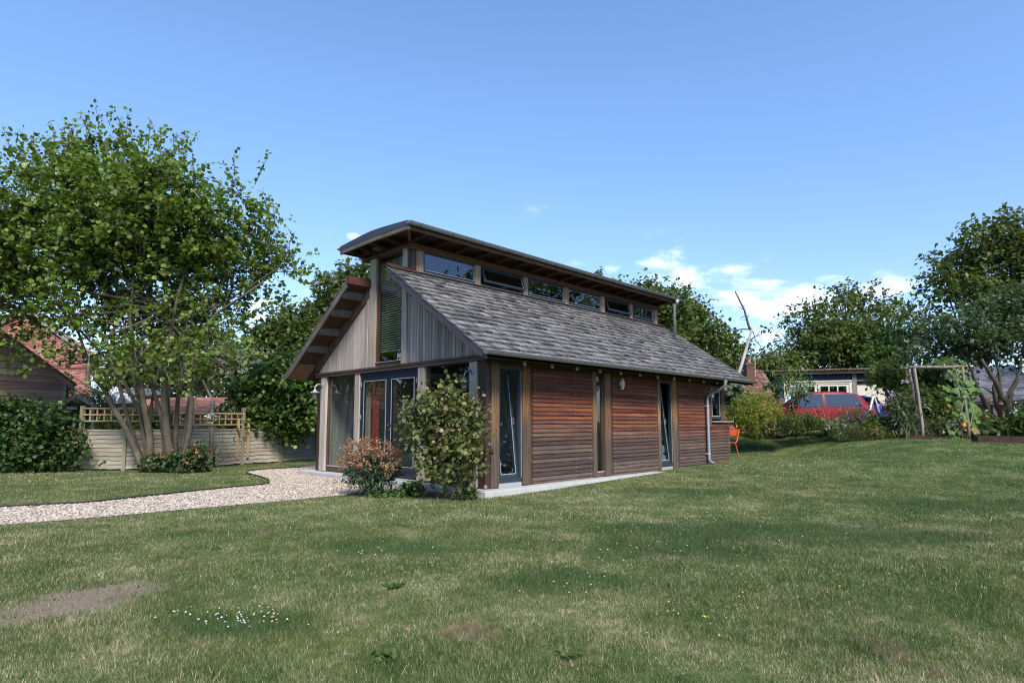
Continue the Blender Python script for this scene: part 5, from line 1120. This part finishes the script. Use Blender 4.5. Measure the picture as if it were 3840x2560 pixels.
# old tiled cottage with chimney
ct = thing('tiled_cottage', at(2810, 1584, 27), 'low cottage with an old lichen-stained clay tile roof beside the garage', 'cottage')
o0, o1, rg = at(2690, 1486, 26.5), at(2925, 1486, 26.5), at(2800, 1393, 28.2); tm = slopeframe(o0, o1-o0, rg-o0); ul = float(np.linalg.norm(o1-o0)); vl = (tm.inverted() @ Vector(rg)).y
tiled(ct, tm, ul, vl, .17, .1, .016, 'tile', 'tile', order=lambda it: abs(it[0]-1.9)+.5*abs(it[2]-1)); put('roof_deck', MB().box(0, ul, 0, vl, -.08, -.004).mesh('deck', M['beam']), tm, ct)
for k in range(10): put('ridge_tile', MB().tube([(k*.28, vl, .0), (k*.28+.27, vl, .0)], .08, 8).mesh('ridge', M['tile']), tm, ct)
MB().prism([o0+FWD*.2, o1+FWD*.2, (*(o1+FWD*.2)[:2], .3), (*(o0+FWD*.2)[:2], .3)], tuple(FWD*.2)).build('wall', M['brick'], ct)
cb, cw = at(2817, 1584, 27.6), .19; cb[2] = 0; cm = frame(cb, RT); zt = float(at(2817, 1362, 27.6)[2])
ch = put('chimney', MB().box(-cw, cw, -cw, cw, 2.2, zt-.1).box(-cw-.04, cw+.04, -cw-.04, cw+.04, zt-.1, zt).mesh('chimney', M['chimney_brick']), cm, ct)
put('chimney_pot', MB().lathe([(.1, zt), (.085, zt+.18), (.1, zt+.2), (.1, zt+.24)], (0, 0, 0), 10).mesh('pot', M['terracotta']), cm, ch)
# slate-roofed building on the right
sb = thing('slate_building', at(3750, 1584, 26), 'brick outbuilding with a blue-grey slate roof behind the orchard tree', 'outbuilding')
o0, o1, rg = at(3480, 1512, 26.5), at(3960, 1496, 25.), at(3700, 1372, 28.6); tm = slopeframe(o0, o1-o0, rg-o0); ul = float(np.linalg.norm(o1-o0)); vl = (tm.inverted() @ Vector(rg)).y
tiled(sb, tm, ul, vl, .3, .17, .012, 'slate', 'slate', order=lambda it: -it[0]); put('roof_deck', MB().box(0, ul, 0, vl, -.08, -.004).mesh('deck', M['beam']), tm, sb)
MB().bar(o0-np.array([0, 0, .08]), o1-np.array([0, 0, .08]), .1, .1).build('gutter', M['black'], sb)
MB().prism([o0+FWD*.25, o1+FWD*.25, (*(o1+FWD*.25)[:2], .3), (*(o0+FWD*.25)[:2], .3)], tuple(FWD*.2)).build('wall', M['brick'], sb)

# dead birch with a rope
c5 = lambda L_: [(2700+x*.2551, 1050+y*.2551) for x, y in L_]
db = at(2757, 1584, 23); db[2] = H(db[0], db[1])
bt = thing('dead_birch', db, 'bare dead birch with a pale trunk leaning over the far end of the house', 'tree')
stems(bt, [(23, c5([(180, 2050), (215, 1700), (265, 1390), (330, 1200), (395, 980), (440, 820), (472, 700)]), .075, .042)], 'trunk', 'bark_pale', 9)
stems(bt, [(23, c5(p), a*1.5, b*2.0) for p, a, b in (([(450, 730), (415, 640), (380, 520), (335, 390), (265, 250), (222, 160)], .035, .012), ([(445, 725), (330, 718), (200, 742), (130, 695), (60, 720)], .02, .007), ([(320, 730), (285, 790), (262, 860)], .012, .005), ([(440, 890), (520, 830), (610, 795)], .02, .007), ([(540, 810), (570, 770), (620, 740)], .01, .004), ([(560, 810), (600, 850), (615, 920)], .008, .003),
  ([(478, 740), (508, 830), (520, 890), (600, 970), (604, 1050), (612, 1130)], .014, .006), ([(395, 1020), (470, 1090), (560, 1110), (690, 1095), (790, 1010), (830, 960), (895, 935)], .02, .007), ([(690, 1095), (740, 1110), (850, 1088), (1000, 1068)], .012, .005), ([(870, 935), (900, 880)], .006, .003), ([(860, 980), (980, 990)], .006, .003), ([(330, 1240), (380, 1230), (440, 1290), (520, 1300), (560, 1310)], .018, .008), ([(330, 430), (300, 400), (265, 398)], .012, .004), ([(340, 370), (370, 390)], .008, .003), ([(375, 530), (320, 545), (292, 585)], .012, .004), ([(400, 570), (420, 520)], .014, .006), ([(385, 590), (325, 585)], .008, .003), ([(275, 260), (280, 230)], .01, .004), ([(440, 870), (470, 910), (478, 880)], .02, .008), ([(225, 175), (242, 165)], .007, .003),
  ([(690, 1130), (620, 1180), (600, 1250), (540, 1300)], .01, .004), ([(560, 1120), (640, 1200)], .008, .003))], 'branch', 'bark_dark', 5)
MB().tube([at(*p, 23) for p in c5([(508, 850), (512, 1100), (520, 1420)])], .012, 5).build('rope', M['rope'], label='rope hanging from a limb of the dead birch', cat='rope')
pt = tree('peach_tree', 'young peach tree with long drooping pale leaves in front of the garage', 'tree', 20, [(2915, 1340, 15), (2928, 1390, 26), (2955, 1430, 36), (2998, 1435, 34), (3040, 1445, 26), (2988, 1385, 18), (2985, 1485, 24), (2930, 1440, 28), (3055, 1435, 12), (2912, 1315, 8), (2965, 1340, 10)], 520, .17, 'bright_leaf', tmpl=LONG2, L=.35, dj=.2, droop=1.2, r0=.04, limbs=False, per=6)[0]
stems(pt, [(20, [(2985, 1640), (2980, 1560), (2965, 1470), (2930, 1400), (2915, 1320)], .035, .008), (20, [(2975, 1500), (3000, 1440), (3050, 1430)], .018, .006), (20, [(2968, 1480), (2985, 1420), (2988, 1370)], .015, .005)], 'trunk', 'bark_dark')
clump('dark_shrub', 'dark glossy big-leaved shrub between the house end and the yellow bush', 'shrub', 20.5, [(2760, 1470, 26), (2780, 1500, 28), (2745, 1500, 24), (2765, 1530, 30), (2740, 1540, 24), (2775, 1560, 30), (2890, 1455, 10), (2905, 1470, 12)], 900, .17, 'blue_leaf', LEAF4)
yb = clump('yellow_bush', 'rounded yellow green bush just beyond the far end of the house', 'shrub', 19.3, [(2800, 1530, 52), (2862, 1530, 58), (2830, 1502, 40), (2760, 1560, 40), (2905, 1555, 36), (2840, 1570, 64), (2780, 1580, 40), (2895, 1580, 36), (2740, 1580, 24), (2850, 1610, 50), (2800, 1605, 40)], 11000, .095, 'yellow_bush', LONG2, dj=.3, L=.22, up=.6, inner=.5)
stemset(yb, gpt(2830, 1632), [at(a, b, 19.3) for a, b in ((2790, 1580), (2830, 1570), (2870, 1570), (2850, 1590), (2810, 1600), (2890, 1600))], .025, .012, 'bark_dark', bow=.08)
BD = 18.9
clump('perennial', 'leafy dark green perennials in front of the red car bonnet', 'plant', BD, [(2960, 1590, 40), (3010, 1590, 40), (3040, 1580, 30), (2930, 1610, 26), (2985, 1615, 30), (3025, 1615, 28), (3060, 1600, 30)], 4200, .10, 'mid_leaf', LONG2, up=.9, mats=[('mid_leaf', .75), ('dark_leaf', .25)])
clump('perennial', 'band of mixed green border plants along the foot of the red car', 'plant', 19.6, [(2950+i*30, 1612+6*math.sin(i), 22) for i in range(11)], 2600, .09, 'mid_leaf', LONG2, up=.9, mats=[('mid_leaf', .5), ('pale_leaf', .25), ('dark_leaf', .25)])
dg = clump('dry_grass', 'tawny grass clump at the right foot of the yellow bush', 'grass clump', BD, [(2890, 1605, 24), (2915, 1600, 22), (2930, 1615, 18)], 420, .22, 'straw', LONG2, up=1.6, L=.1, mats=[('straw', .6), ('pale_leaf', .4)])
tb = thing('bare_shrub', gpt(3100, 1642), 'leafless shrub with upright bleached grey stems in front of the red car', 'shrub')
stemset(tb, gpt(3100, 1644), [at(3100+dx, y, BD-.2+rng.uniform(-.2, .2)) for dx, y in ((-60, 1545), (-48, 1530), (-35, 1505), (-25, 1560), (-10, 1570), (-4, 1490), (8, 1540), (14, 1530), (22, 1560), (30, 1545), (45, 1540), (55, 1520), (-30, 1580), (0, 1585), (18, 1580), (-15, 1535), (36, 1575), (-52, 1575), (-92, 1560))], .016, .006, 'twig_grey', bow=.06)
clump('flowering_grass', 'white flowering pale green plants beside the bare grey stems', 'flowers', BD-.2, [(3140, 1605, 26), (3165, 1600, 22), (3125, 1625, 20), (3150, 1625, 24), (3180, 1615, 16), (3110, 1600, 22)], 3000, .07, 'bright_leaf', LONG2, up=1.1, mats=[('bright_leaf', .62), ('pale_leaf', .25), ('white_flower', .13)])
clump('aster_clump', 'purple flowered aster clump in front of the red car rear', 'flowers', BD, [(3200, 1560, 26), (3225, 1560, 24), (3180, 1575, 24), (3215, 1580, 24), (3170, 1550, 18), (3235, 1540, 16), (3200, 1600, 26), (3160, 1585, 24)], 3200, .065, 'mid_leaf', LONG2, up=.7, mats=[('mid_leaf', .6), ('twig', .25), ('purple_flower', .15)])
clump('grass_clump', 'fresh green grassy plant between the legs of the white stand', 'plant', BD-.2, [(3250, 1600, 20), (3235, 1610, 18), (3270, 1605, 14)], 420, .17, 'bright_leaf', LONG2, up=1.5, L=.1)
clump('rosemary_bush', 'low dark rosemary mound at the lawn edge below the white stand', 'shrub', BD-.5, [(3190, 1625, 26), (3160, 1635, 20), (3225, 1632, 24), (3210, 1615, 20), (3140, 1642, 14)], 3600, .05, 'dark_leaf', LONG2, up=.8, L=.12, mats=[('dark_leaf', .8), ('twig', .2)])
clump('low_shrub', 'reddish brown low shrub right of the rosemary mound', 'shrub', BD-.5, [(3280, 1632, 22), (3310, 1636, 20), (3255, 1640, 16), (3335, 1640, 18), (3290, 1615, 18)], 2600, .055, 'dark_leaf', LEAF2, mats=[('dark_leaf', .55), ('dry_leaf', .2), ('mid_leaf', .25)])
clump('mixed_foliage', 'leafy green plants behind the right leg of the white stand', 'plant', BD, [(3300, 1595, 26), (3335, 1600, 26), (3360, 1615, 24), (3380, 1635, 18), (3350, 1640, 16), (3405, 1640, 14), (3270, 1580, 22)], 3000, .09, 'mid_leaf', LEAF2, up=.7)
tp = clump('tall_perennial', 'tall grey green leafy stems left of the rustic arch', 'plant', BD-.4, [(3385, 1520, 30), (3400, 1560, 34), (3420, 1540, 30), (3380, 1590, 30), (3370, 1550, 28), (3410, 1600, 30), (3440, 1520, 20), (3350, 1530, 20)], 2200, .17, 'pale_leaf', LONG2, up=.5, L=.3, mats=[('blue_leaf', .45), ('pale_leaf', .55)])
stemset(tp, gpt(3405, 1648), [at(a, b, BD-.4) for a, b in ((3375, 1540), (3400, 1530), (3425, 1540), (3415, 1560), (3390, 1570), (3436, 1550))], .007, .004, 'pale_leaf', bow=.05)
clump('phlox', 'pale pink phlox flower heads left of the rustic arch', 'flowers', BD+.1, [(3345, 1478, 8), (3337, 1467, 6), (3320, 1496, 7), (3345, 1488, 8), (3388, 1432, 7), (3398, 1430, 7), (3356, 1512, 7)], 300, .045, 'pink_flower', LEAF2, L=.05, dj=.1, inner=.1)
clump('blue_flowers', 'pale blue and white flowers over the tail of the blue car', 'flowers', BD+.1, [(3310, 1520, 12), (3320, 1545, 12), (3325, 1570, 12), (3330, 1510, 10), (3340, 1565, 10)], 200, .05, 'pink_flower', LEAF2, L=.12, inner=.2, mats=[('pink_flower', .4), ('white_flower', .3), ('blue_leaf', .3)])
clump('climber_shrub', 'large dark leafy shrub spilling over the right end of the garage', 'shrub', 22, [(3330, 1420, 50), (3400, 1440, 62), (3300, 1400, 34), (3290, 1440, 24), (3360, 1400, 40), (3410, 1500, 50), (3440, 1540, 46), (3400, 1570, 40)], 5500, .14, 'dark_leaf', LEAF2, dj=.6, L=.5, mats=[('dark_leaf', .75), ('mid_leaf', .25)])
clump('dark_hedge', 'dark hedge filling the back of the rustic arch', 'hedge', 21.5, [(3480, 1450, 60), (3550, 1440, 60), (3600, 1460, 50), (3500, 1530, 60), (3570, 1530, 60), (3470, 1580, 50), (3540, 1590, 46), (3450, 1500, 50), (3600, 1560, 40)], 5500, .13, 'dark_leaf', LEAF2, dj=.5, L=.35, mats=[('dark_leaf', .75), ('ivy', .25)])

# white A-frame stand in the border
af = thing('garden_stand', at(3276, 1584, 19.2), 'white A-shaped timber stand standing in the flower border', 'stand')
for p, q, wd, mt_ in (((3274, 1484), (3243, 1612), .05, 'white'), ((3278, 1482), (3320, 1620), .035, 'cream'), ((3276, 1484, .4), (3270, 1600, .5), .03, 'grey_timber')):
    MB().bar(at(p[0], p[1], 19.2+(p[2] if len(p) > 2 else 0)), at(q[0], q[1], 19.2+(q[2] if len(q) > 2 else 0)), wd, wd).build('leg', M[mt_], af)
MB().bar(at(3272, 1482, 19.2), at(3280, 1480, 19.5), .06, .06).build('top_block', M['grey_timber'], af)

# rustic pole arch with pumpkin vine
AD = 18.; ab = gpt(3460, 1649)
ar = thing('rustic_arch', ab, 'rustic garden arch of bark poles with ladder-like sides', 'arch')
def arch_pole(pts, D, r0, r1): MB().tube([at(x, y, D) for x, y in c8(pts)], [r0+(r1-r0)*i/(len(pts)-1) for i in range(len(pts))], 7).build('pole', M['pole'], ar, True)
arch_pole([(212, 1420), (205, 1200), (175, 1000), (150, 800), (128, 650), (108, 520), (95, 420)], AD, .05, .042)
arch_pole([(120, 1420), (110, 1100), (95, 900), (78, 690), (45, 560), (32, 440)], AD+.9, .045, .04)
arch_pole([(818, 1420), (800, 1150), (770, 950), (745, 800), (752, 650), (735, 520), (728, 420)], AD, .05, .04)
arch_pole([(722, 1420), (712, 1100), (690, 880), (660, 700), (640, 560), (632, 440)], AD+.9, .045, .035)
arch_pole([(35, 440), (300, 438), (500, 440), (790, 425)], AD, .048, .04); arch_pole([(-30, 455), (120, 450), (700, 448)], AD+.9, .045, .04)
for t_ in (60, 130, 240, 330, 460, 580, 690): MB().tube([at(*c8([(t_+18, 428)])[0], AD-.05), at(*c8([(t_-20, 438)])[0], AD+.95)], .022, 5).build('rung', M['pole'], ar)
for y0, xa, xb in ((555, 20, 118), (640, 50, 130), (740, 60, 145), (840, 80, 158), (950, 90, 172), (1055, 100, 190), (1160, 105, 200)): MB().tube([at(*c8([(xb+8, y0-10)])[0], AD), at(*c8([(xa, y0+5)])[0], AD+.9)], .02, 5).build('rung', M['pole'], ar)
pv_ = thing('pumpkin_vine', gpt(3630, 1649), 'pumpkin vine with large bright leaves climbing the right side of the arch', 'vine')
vl_ = [(random.gauss(700, 110), random.uniform(560, 1250), random.uniform(34, 62), random.choice((0, 1, 1))) for _ in range(34)]+[(random.gauss(560, 130), random.uniform(350, 430), random.uniform(36, 60), 1) for _ in range(12)]+[(620, 560, 95, 3), (610, 845, 68, 0), (680, 920, 62, 1), (560, 740, 66, 0), (830, 705, 85, 0), (890, 745, 75, 0), (815, 870, 85, 0), (850, 985, 90, 0), (915, 985, 60, 1), (875, 1085, 60, 1), (835, 1165, 75, 0), (900, 1265, 66, 2), (640, 1345, 75, 0), (500, 705, 48, 0), (560, 690, 55, 0), (640, 745, 50, 0), (955, 1035, 34, 1), (930, 1150, 40, 0), (770, 780, 55, 0), (340, 385, 62, 1), (270, 412, 46, 1), (480, 325, 62, 1), (590, 365, 75, 1), (680, 350, 55, 1), (740, 380, 55, 1), (410, 365, 42, 1), (795, 410, 34, 1), (765, 485, 40, 1), (690, 485, 46, 0), (570, 495, 44, 0), (740, 640, 45, 0), (560, 940, 36, 2), (640, 975, 60, 2), (700, 1000, 40, 1), (880, 810, 40, 1), (590, 1290, 50, 0), (690, 1290, 45, 0), (640, 1030, 36, 1), (860, 640, 40, 0)]
m_y = leafmat('yellowing pumpkin leaves', (.16, .16, .03), (.26, .22, .05), (.33, .28, .07), .4, .6); M['pl_y'] = m_y
for i, (x, y, r_, k) in enumerate(vl_):
    p = at(*c8([(x, y)])[0], AD+rng.uniform(-.25, .5)); s_ = r_*1.65*.287*AD/FPX
    Tm, Ff = LOBED; d = unit(np.array(-FWD*.25+RT*rng.uniform(-.8, .8)+[0, 0, -rng.uniform(.3, .9)])) if y > 450 else unit(RT*rng.uniform(-.9, .9)-FWD*.5+np.array([0, 0, rng.uniform(-.1, .3)]))
    nrm = unit(-FWD*.75+np.array([0, 0, .65])+rng.normal(0, .25, 3)); s = unit(np.cross(d, nrm)); nn = np.cross(s, d)
    V = s_*(s[None]*Tm[:, 0:1]+d[None]*(Tm[:, 1:2]-.45)+nn[None]*Tm[:, 2:3])
    put('leaf', np_mesh('leaf', V, Ff, M['pl_y' if k == 2 else ('bright_leaf' if k == 1 else 'pumpkin_leaf')], False), Matrix.Translation(p), pv_)
for pts in ([(740, 1420), (700, 1200), (720, 1000), (760, 800), (660, 650), (640, 480), (560, 430), (400, 400)], [(780, 1400), (830, 1200), (870, 1000), (800, 800), (750, 600), (720, 430), (600, 390)], [(700, 1200), (640, 1280), (600, 1330)]):
    MB().tube([at(x, y, AD-.02) for x, y in c8(pts)], .012, 5).build('stem', M['straw'], pv_, True)
pk = at(3613.5, 1594, AD-.12); m = MB().ball(pk, .07, 14, 10)
V = []
for x, y, z in m.v:
    a = math.atan2(y-pk[1], x-pk[0]); k = 1+.06*math.cos(8*a); zz = (z-pk[2])/.07
    k *= 1-.35*max(0, zz)**1.5; V.append((pk[0]+(x-pk[0])*k, pk[1]+(y-pk[1])*k, pk[2]+(z-pk[2])*1.15))
m.v = V; t = thing('pumpkin', pk, 'small orange pumpkin hanging from the vine on the arch', 'pumpkin'); m.build('fruit', M['pumpkin'], t, True)
MB().tube([pk+np.array([0, 0, .09]), pk+np.array([.01, 0, .15]), pk+np.array([.0, .03, .24])], [.014, .01, .008], 6).build('stalk', M['straw'], t)
# post and rail fence behind the arch
pf = thing('rail_fence', at(3550, 1600, 20.7), 'dark post and rail fence seen through the rustic arch', 'fence')
for x in (3455, 3548, 3640): p = at(x, 1584, 20.7); MB().box(p[0]-.055, p[0]+.055, p[1]-.055, p[1]+.055, H(p[0], p[1]), H(p[0], p[1])+.75).build('post', M['soil'], pf)
for y in (1594,): MB().bar(at(3440, y, 20.62), at(3660, y+1, 20.62), .04, .1).build('rail', M['soil'], pf)
# raised bed and its crops
rb = thing('raised_bed', gpt(3760, 1660), 'raised vegetable bed edged with brown boards at the right edge', 'raised bed')
q0, q1 = gpt(3668, 1657), gpt(3900, 1664); MB().bar(q0+np.array([0, 0, .08]), q1+np.array([0, 0, .08]), .04, .2).build('edging_board', M['beam'], rb)
q2 = at(3640, 1640, 20.5); q2[2] = q0[2]+.08; MB().bar(q0+np.array([0, 0, .08]), q2, .04, .2).build('edging_board', M['beam'], rb)
q3 = gpt(3466, 1650); MB().bar(q3+np.array([0, 0, .05])+FWD*.6, gpt(3560, 1652)+np.array([0, 0, .05])+FWD*.6, .05, .14).build('edging_board', M['beam'], rb)
clump('vegetable_plants', 'low green vegetable plants growing in the raised bed', 'vegetables', 18.4, [(3700, 1615, 24), (3740, 1605, 28), (3780, 1612, 26), (3820, 1600, 34), (3720, 1630, 20), (3765, 1632, 20), (3810, 1630, 22), (3850, 1610, 40), (3690, 1635, 14)], 2600, .15, 'mid_leaf', LEAF4, up=.9, mats=[('mid_leaf', .5), ('bright_leaf', .3), ('blue_leaf', .2)])
clump('white_flowers', 'white flowers on tall stems behind the vegetable bed', 'flowers', 19.4, [(3800, 1525, 16), (3825, 1540, 18), (3790, 1545, 16), (3835, 1515, 14), (3850, 1560, 30), (3810, 1570, 26)], 700, .09, 'mid_leaf', LEAF2, mats=[('mid_leaf', .5), ('bright_leaf', .35), ('white_flower', .15)])
clump('mixed_border', 'pale mixed foliage behind the rail fence under the arch', 'plant', 19.8, [(3480, 1610, 26), (3520, 1605, 26), (3560, 1610, 26), (3600, 1610, 26), (3650, 1580, 26), (3690, 1575, 26), (3660, 1610, 26), (3620, 1590, 24)], 1700, .12, 'pale_leaf', LEAF2, mats=[('pale_leaf', .3), ('mid_leaf', .35), ('dark_leaf', .27), ('yellow_flower', .03), ('pink_flower', .05)])
b0 = at(3728, 1584, 22); b0[2] = H(b0[0], b0[1]); bt2 = thing('bird_table', b0, 'wooden bird table with an orange pitched roof behind the orchard trunks', 'bird table'); bm2 = frame(b0, RT); zr = float(at(3728, 1486, 22)[2])-b0[2]
put('post', MB().box(-.05, .05, -.05, .05, 0, zr-.3).mesh('post', M['grey_timber']), bm2, bt2); put('tray', MB().box(-.25, .25, -.2, .2, zr-.3, zr-.26).mesh('tray', M['bird_table']), bm2, bt2)
for x in (-.2, .2):
    for y in (-.15, .15): put('corner_post', MB().box(x-.015, x+.015, y-.015, y+.015, zr-.26, zr-.1).mesh('corner', M['bird_table']), bm2, bt2)
put('roof', MB().prism([(-.33, -.24, zr-.12), (0, -.24, zr+.03), (0, -.24, zr+.0), (-.33, -.24, zr-.15)], (0, .48, 0)).prism([(.33, -.24, zr-.12), (0, -.24, zr+.03), (0, -.24, zr+.0), (.33, -.24, zr-.15)], (0, .48, 0)).mesh('roof', M['bird_table']), bm2, bt2)

# orange metal chair beyond the end of the house
co_ = at(2741, 1726, 18.3); co_[2] = H(co_[0], co_[1]); chm = frame(co_, unit(-RT*.8-FWD*.6))
ch = thing('garden_chair', co_, 'orange metal garden chair by the far end of the boarded wall', 'chair')
def cp(name, mb, mat='orange'): return put(name, mb.mesh(name, M[mat]), chm, ch)
for k in range(5): cp('seat_slat', MB().box(.0+k*.085, .075+k*.085, -.2, .2, .44-.008*abs(k-2), .452-.008*abs(k-2)))
for z0 in (.64, .74): cp('back_slat', MB().prism([(-.075-(z0-.44)*.28, -.205, z0), (-.075-(z0-.44)*.28, .205, z0), (-.075-(z0-.35)*.28, .205, z0+.085), (-.075-(z0-.35)*.28, -.205, z0+.085)], (.006, 0, 0)))
for y in (-.2, .2):
    cp('back_post', MB().tube([(.02, y, .43), (-.06, y, .5), (-.17, y, .84)], .013, 6)); cp('leg', MB().tube([(.06, y, .44), (-.12, y, .0)], .013, 6)); cp('leg', MB().tube([(.34, y, .44), (.45, y, .0)], .013, 6))

# ------------------------------------------------------------------ grass, clover, leaves on the lawn
HOUSEBOX = lambda x, y: (x > -.29) & (x < 9.62) & (y > -.295) & (y < 6.3)
BEDA = np.array(bed)
def grass():
    fwd = np.array([math.cos(YAW), math.sin(YAW)]); rt = np.array([math.sin(YAW), -math.cos(YAW)])
    Vs = []
    for d0, d1, n, hh, wd in ((1.8, 4.5, 360000, .030, .0021), (4.5, 7.5, 420000, .030, .003), (7.5, 12, 370000, .030, .0045), (12, 23, 330000, .034, .008)):
        d = np.sqrt(rng.uniform(d0*d0, d1*d1, n)); a = rng.uniform(-1.22, 1.22, n); x = CAM[0]+fwd[0]*d+rt[0]*d*a; y = CAM[1]+fwd[1]*d+rt[1]*d*a
        k = ~HOUSEBOX(x, y) & ~in_poly(x, y, PATHA) & ~in_poly(x, y, BEDA)
        rx = (x-BP[0])*math.cos(BPA)+(y-BP[1])*math.sin(BPA); ry = -(x-BP[0])*math.sin(BPA)+(y-BP[1])*math.cos(BPA)
        bare = np.sqrt((rx/.66)**2+(ry/.44)**2)+.28*np.sin(rx*9+2*np.sin(ry*7))*np.sin(ry*13+1.5*np.sin(rx*5)); k &= rng.random(n) < np.clip((bare-.45)*1.5, .05, 1)
        x, y = x[k], y[k]; n = len(x)
        clump_ = np.sin(x*3.1+np.sin(y*2.3)*1.5)*np.sin(y*2.7+np.sin(x*1.9))
        h = hh*(.55+.9*rng.random(n)**1.3)*.78*(1+.28*clump_); h *= np.where(rng.random(n) < .02, 2.0, 1)
        an = rng.uniform(0, 2*np.pi, n); ln = rng.uniform(.1, .75, n)*h; la = rng.uniform(0, 2*np.pi, n); ww = wd*(.6+.8*rng.random(n))
        z = hgt(x, y)-.003; c, s = np.cos(an)*ww, np.sin(an)*ww
        Vs.append(np.stack([np.stack([x-c, y-s, z], -1), np.stack([x+c, y+s, z], -1), np.stack([x+np.cos(la)*ln, y+np.sin(la)*ln, z+h], -1)], 1))
    V = np.concatenate(Vs).reshape(-1, 3); F = np.arange(len(V)).reshape(-1, 3)
    put('grass', np_mesh('grass', V, F, M['grass']), Matrix.Identity(4), kind='stuff')
grass()
def flowers(name, spots, mat, r, z0, z1, stem=True):
    V = []; F = []
    T = np.array([(1, 0, .2), (.3, .95, .2), (-.8, .6, .2), (-.8, -.6, .2), (.3, -.95, .2), (0, 0, .85), (0, 0, -.4)]); Ft = [(0, 1, 5), (1, 2, 5), (2, 3, 5), (3, 4, 5), (4, 0, 5), (1, 0, 6), (2, 1, 6), (3, 2, 6), (4, 3, 6), (0, 4, 6)]
    for x, y in spots:
        z = H(x, y)+random.uniform(z0, z1); s = r*random.uniform(.6, 1.2); b = len(V); V += [tuple(np.array([x, y, z])+t*s) for t in T]; F += [tuple(b+i for i in f) for f in Ft]
    put(name, np_mesh(name, np.array(V), np.array(F), M[mat]), Matrix.Identity(4), kind='stuff')
def scatter(px, py, sx_, sy_, n):
    out = []
    while len(out) < n:
        a, b = random.gauss(px, sx_), random.gauss(py, sy_)
        if 1700 < b < 2560:
            p = atz(a, b, -.1)
            if H(p[0], p[1]) < .0 or True: out.append((p[0], p[1]))
    return out
cl_ = scatter(930, 2335, 90, 22, 46)+scatter(700, 2320, 60, 12, 10)+scatter(2560, 1915, 200, 26, 60)+scatter(2400, 1960, 140, 25, 36)+scatter(2800, 1845, 180, 12, 34)+scatter(2700, 2040, 260, 34, 40)+scatter(2150, 2180, 110, 40, 22)+scatter(3500, 1945, 60, 10, 14)+scatter(3750, 1930, 60, 14, 12)+scatter(1440, 2090, 120, 20, 16)+scatter(2200, 2060, 200, 30, 10)
flowers('clover_flowers', [p for p in cl_ if not HOUSEBOX(*map(np.array, p))], 'clover', .0075, .02, .045)
flowers('dandelion_flowers', scatter(2650, 2310, 120, 36, 20)+scatter(2950, 2220, 150, 20, 6)+scatter(2810, 2070, 20, 10, 2), 'yellow_flower', .0075, .02, .04)
def weed(px, py, n, s, label):
    c = atz(px, py, -.1); t = thing('broadleaf_weed', (c[0], c[1], H(c[0], c[1])), label, 'weed', 'broad-leaved weeds in the lawn')
    a = rng.uniform(0, 6.28, n); P = np.stack([c[0]+rng.normal(0, s*.5, n), c[1]+rng.normal(0, s*.5, n), np.full(n, H(c[0], c[1])+.015)], -1)
    leaves('foliage', P, np.stack([np.cos(a), np.sin(a), np.full(n, .5)], -1), rng.uniform(.022, .05, n), LEAF4, M['mid_leaf'], t, .5)
weed(1480, 2212, 34, .07, 'small bright weed patch in the middle of the near lawn'); weed(1450, 2475, 30, .08, 'dark weed rosette in the lawn at the bottom edge, left of centre'); weed(800, 2063, 14, .05, 'tiny weed left of centre, beyond the clover flowers'); weed(2140, 2470, 16, .05, 'weed rosette at the bottom edge, right of centre')
lp = scatter(700, 1840, 500, 25, 14)+scatter(1500, 2300, 700, 140, 16)+scatter(2500, 2250, 600, 150, 12)
P = np.array([(x, y, H(x, y)+.03) for x, y in lp]); leaves('fallen_leaves', P, np.stack([rng.normal(0, 1, len(P)), rng.normal(0, 1, len(P)), rng.normal(0, .2, len(P))], -1), rng.uniform(.018, .036, len(P)), LEAF2, M['dry_leaf'], None, .5, kind='stuff')
P = np.array([(*atz(590, 1988, -.1)[:2], -.055), (*atz(868, 2010, -.1)[:2], -.055)]); leaves('hazel_leaf', P[:1], np.array([(1, -.6, .1)]), np.array([.13]), LEAF4, M['bright_leaf'], None, .2, label='single fresh green leaf lying on the lawn below the gravel path', cat='leaf')
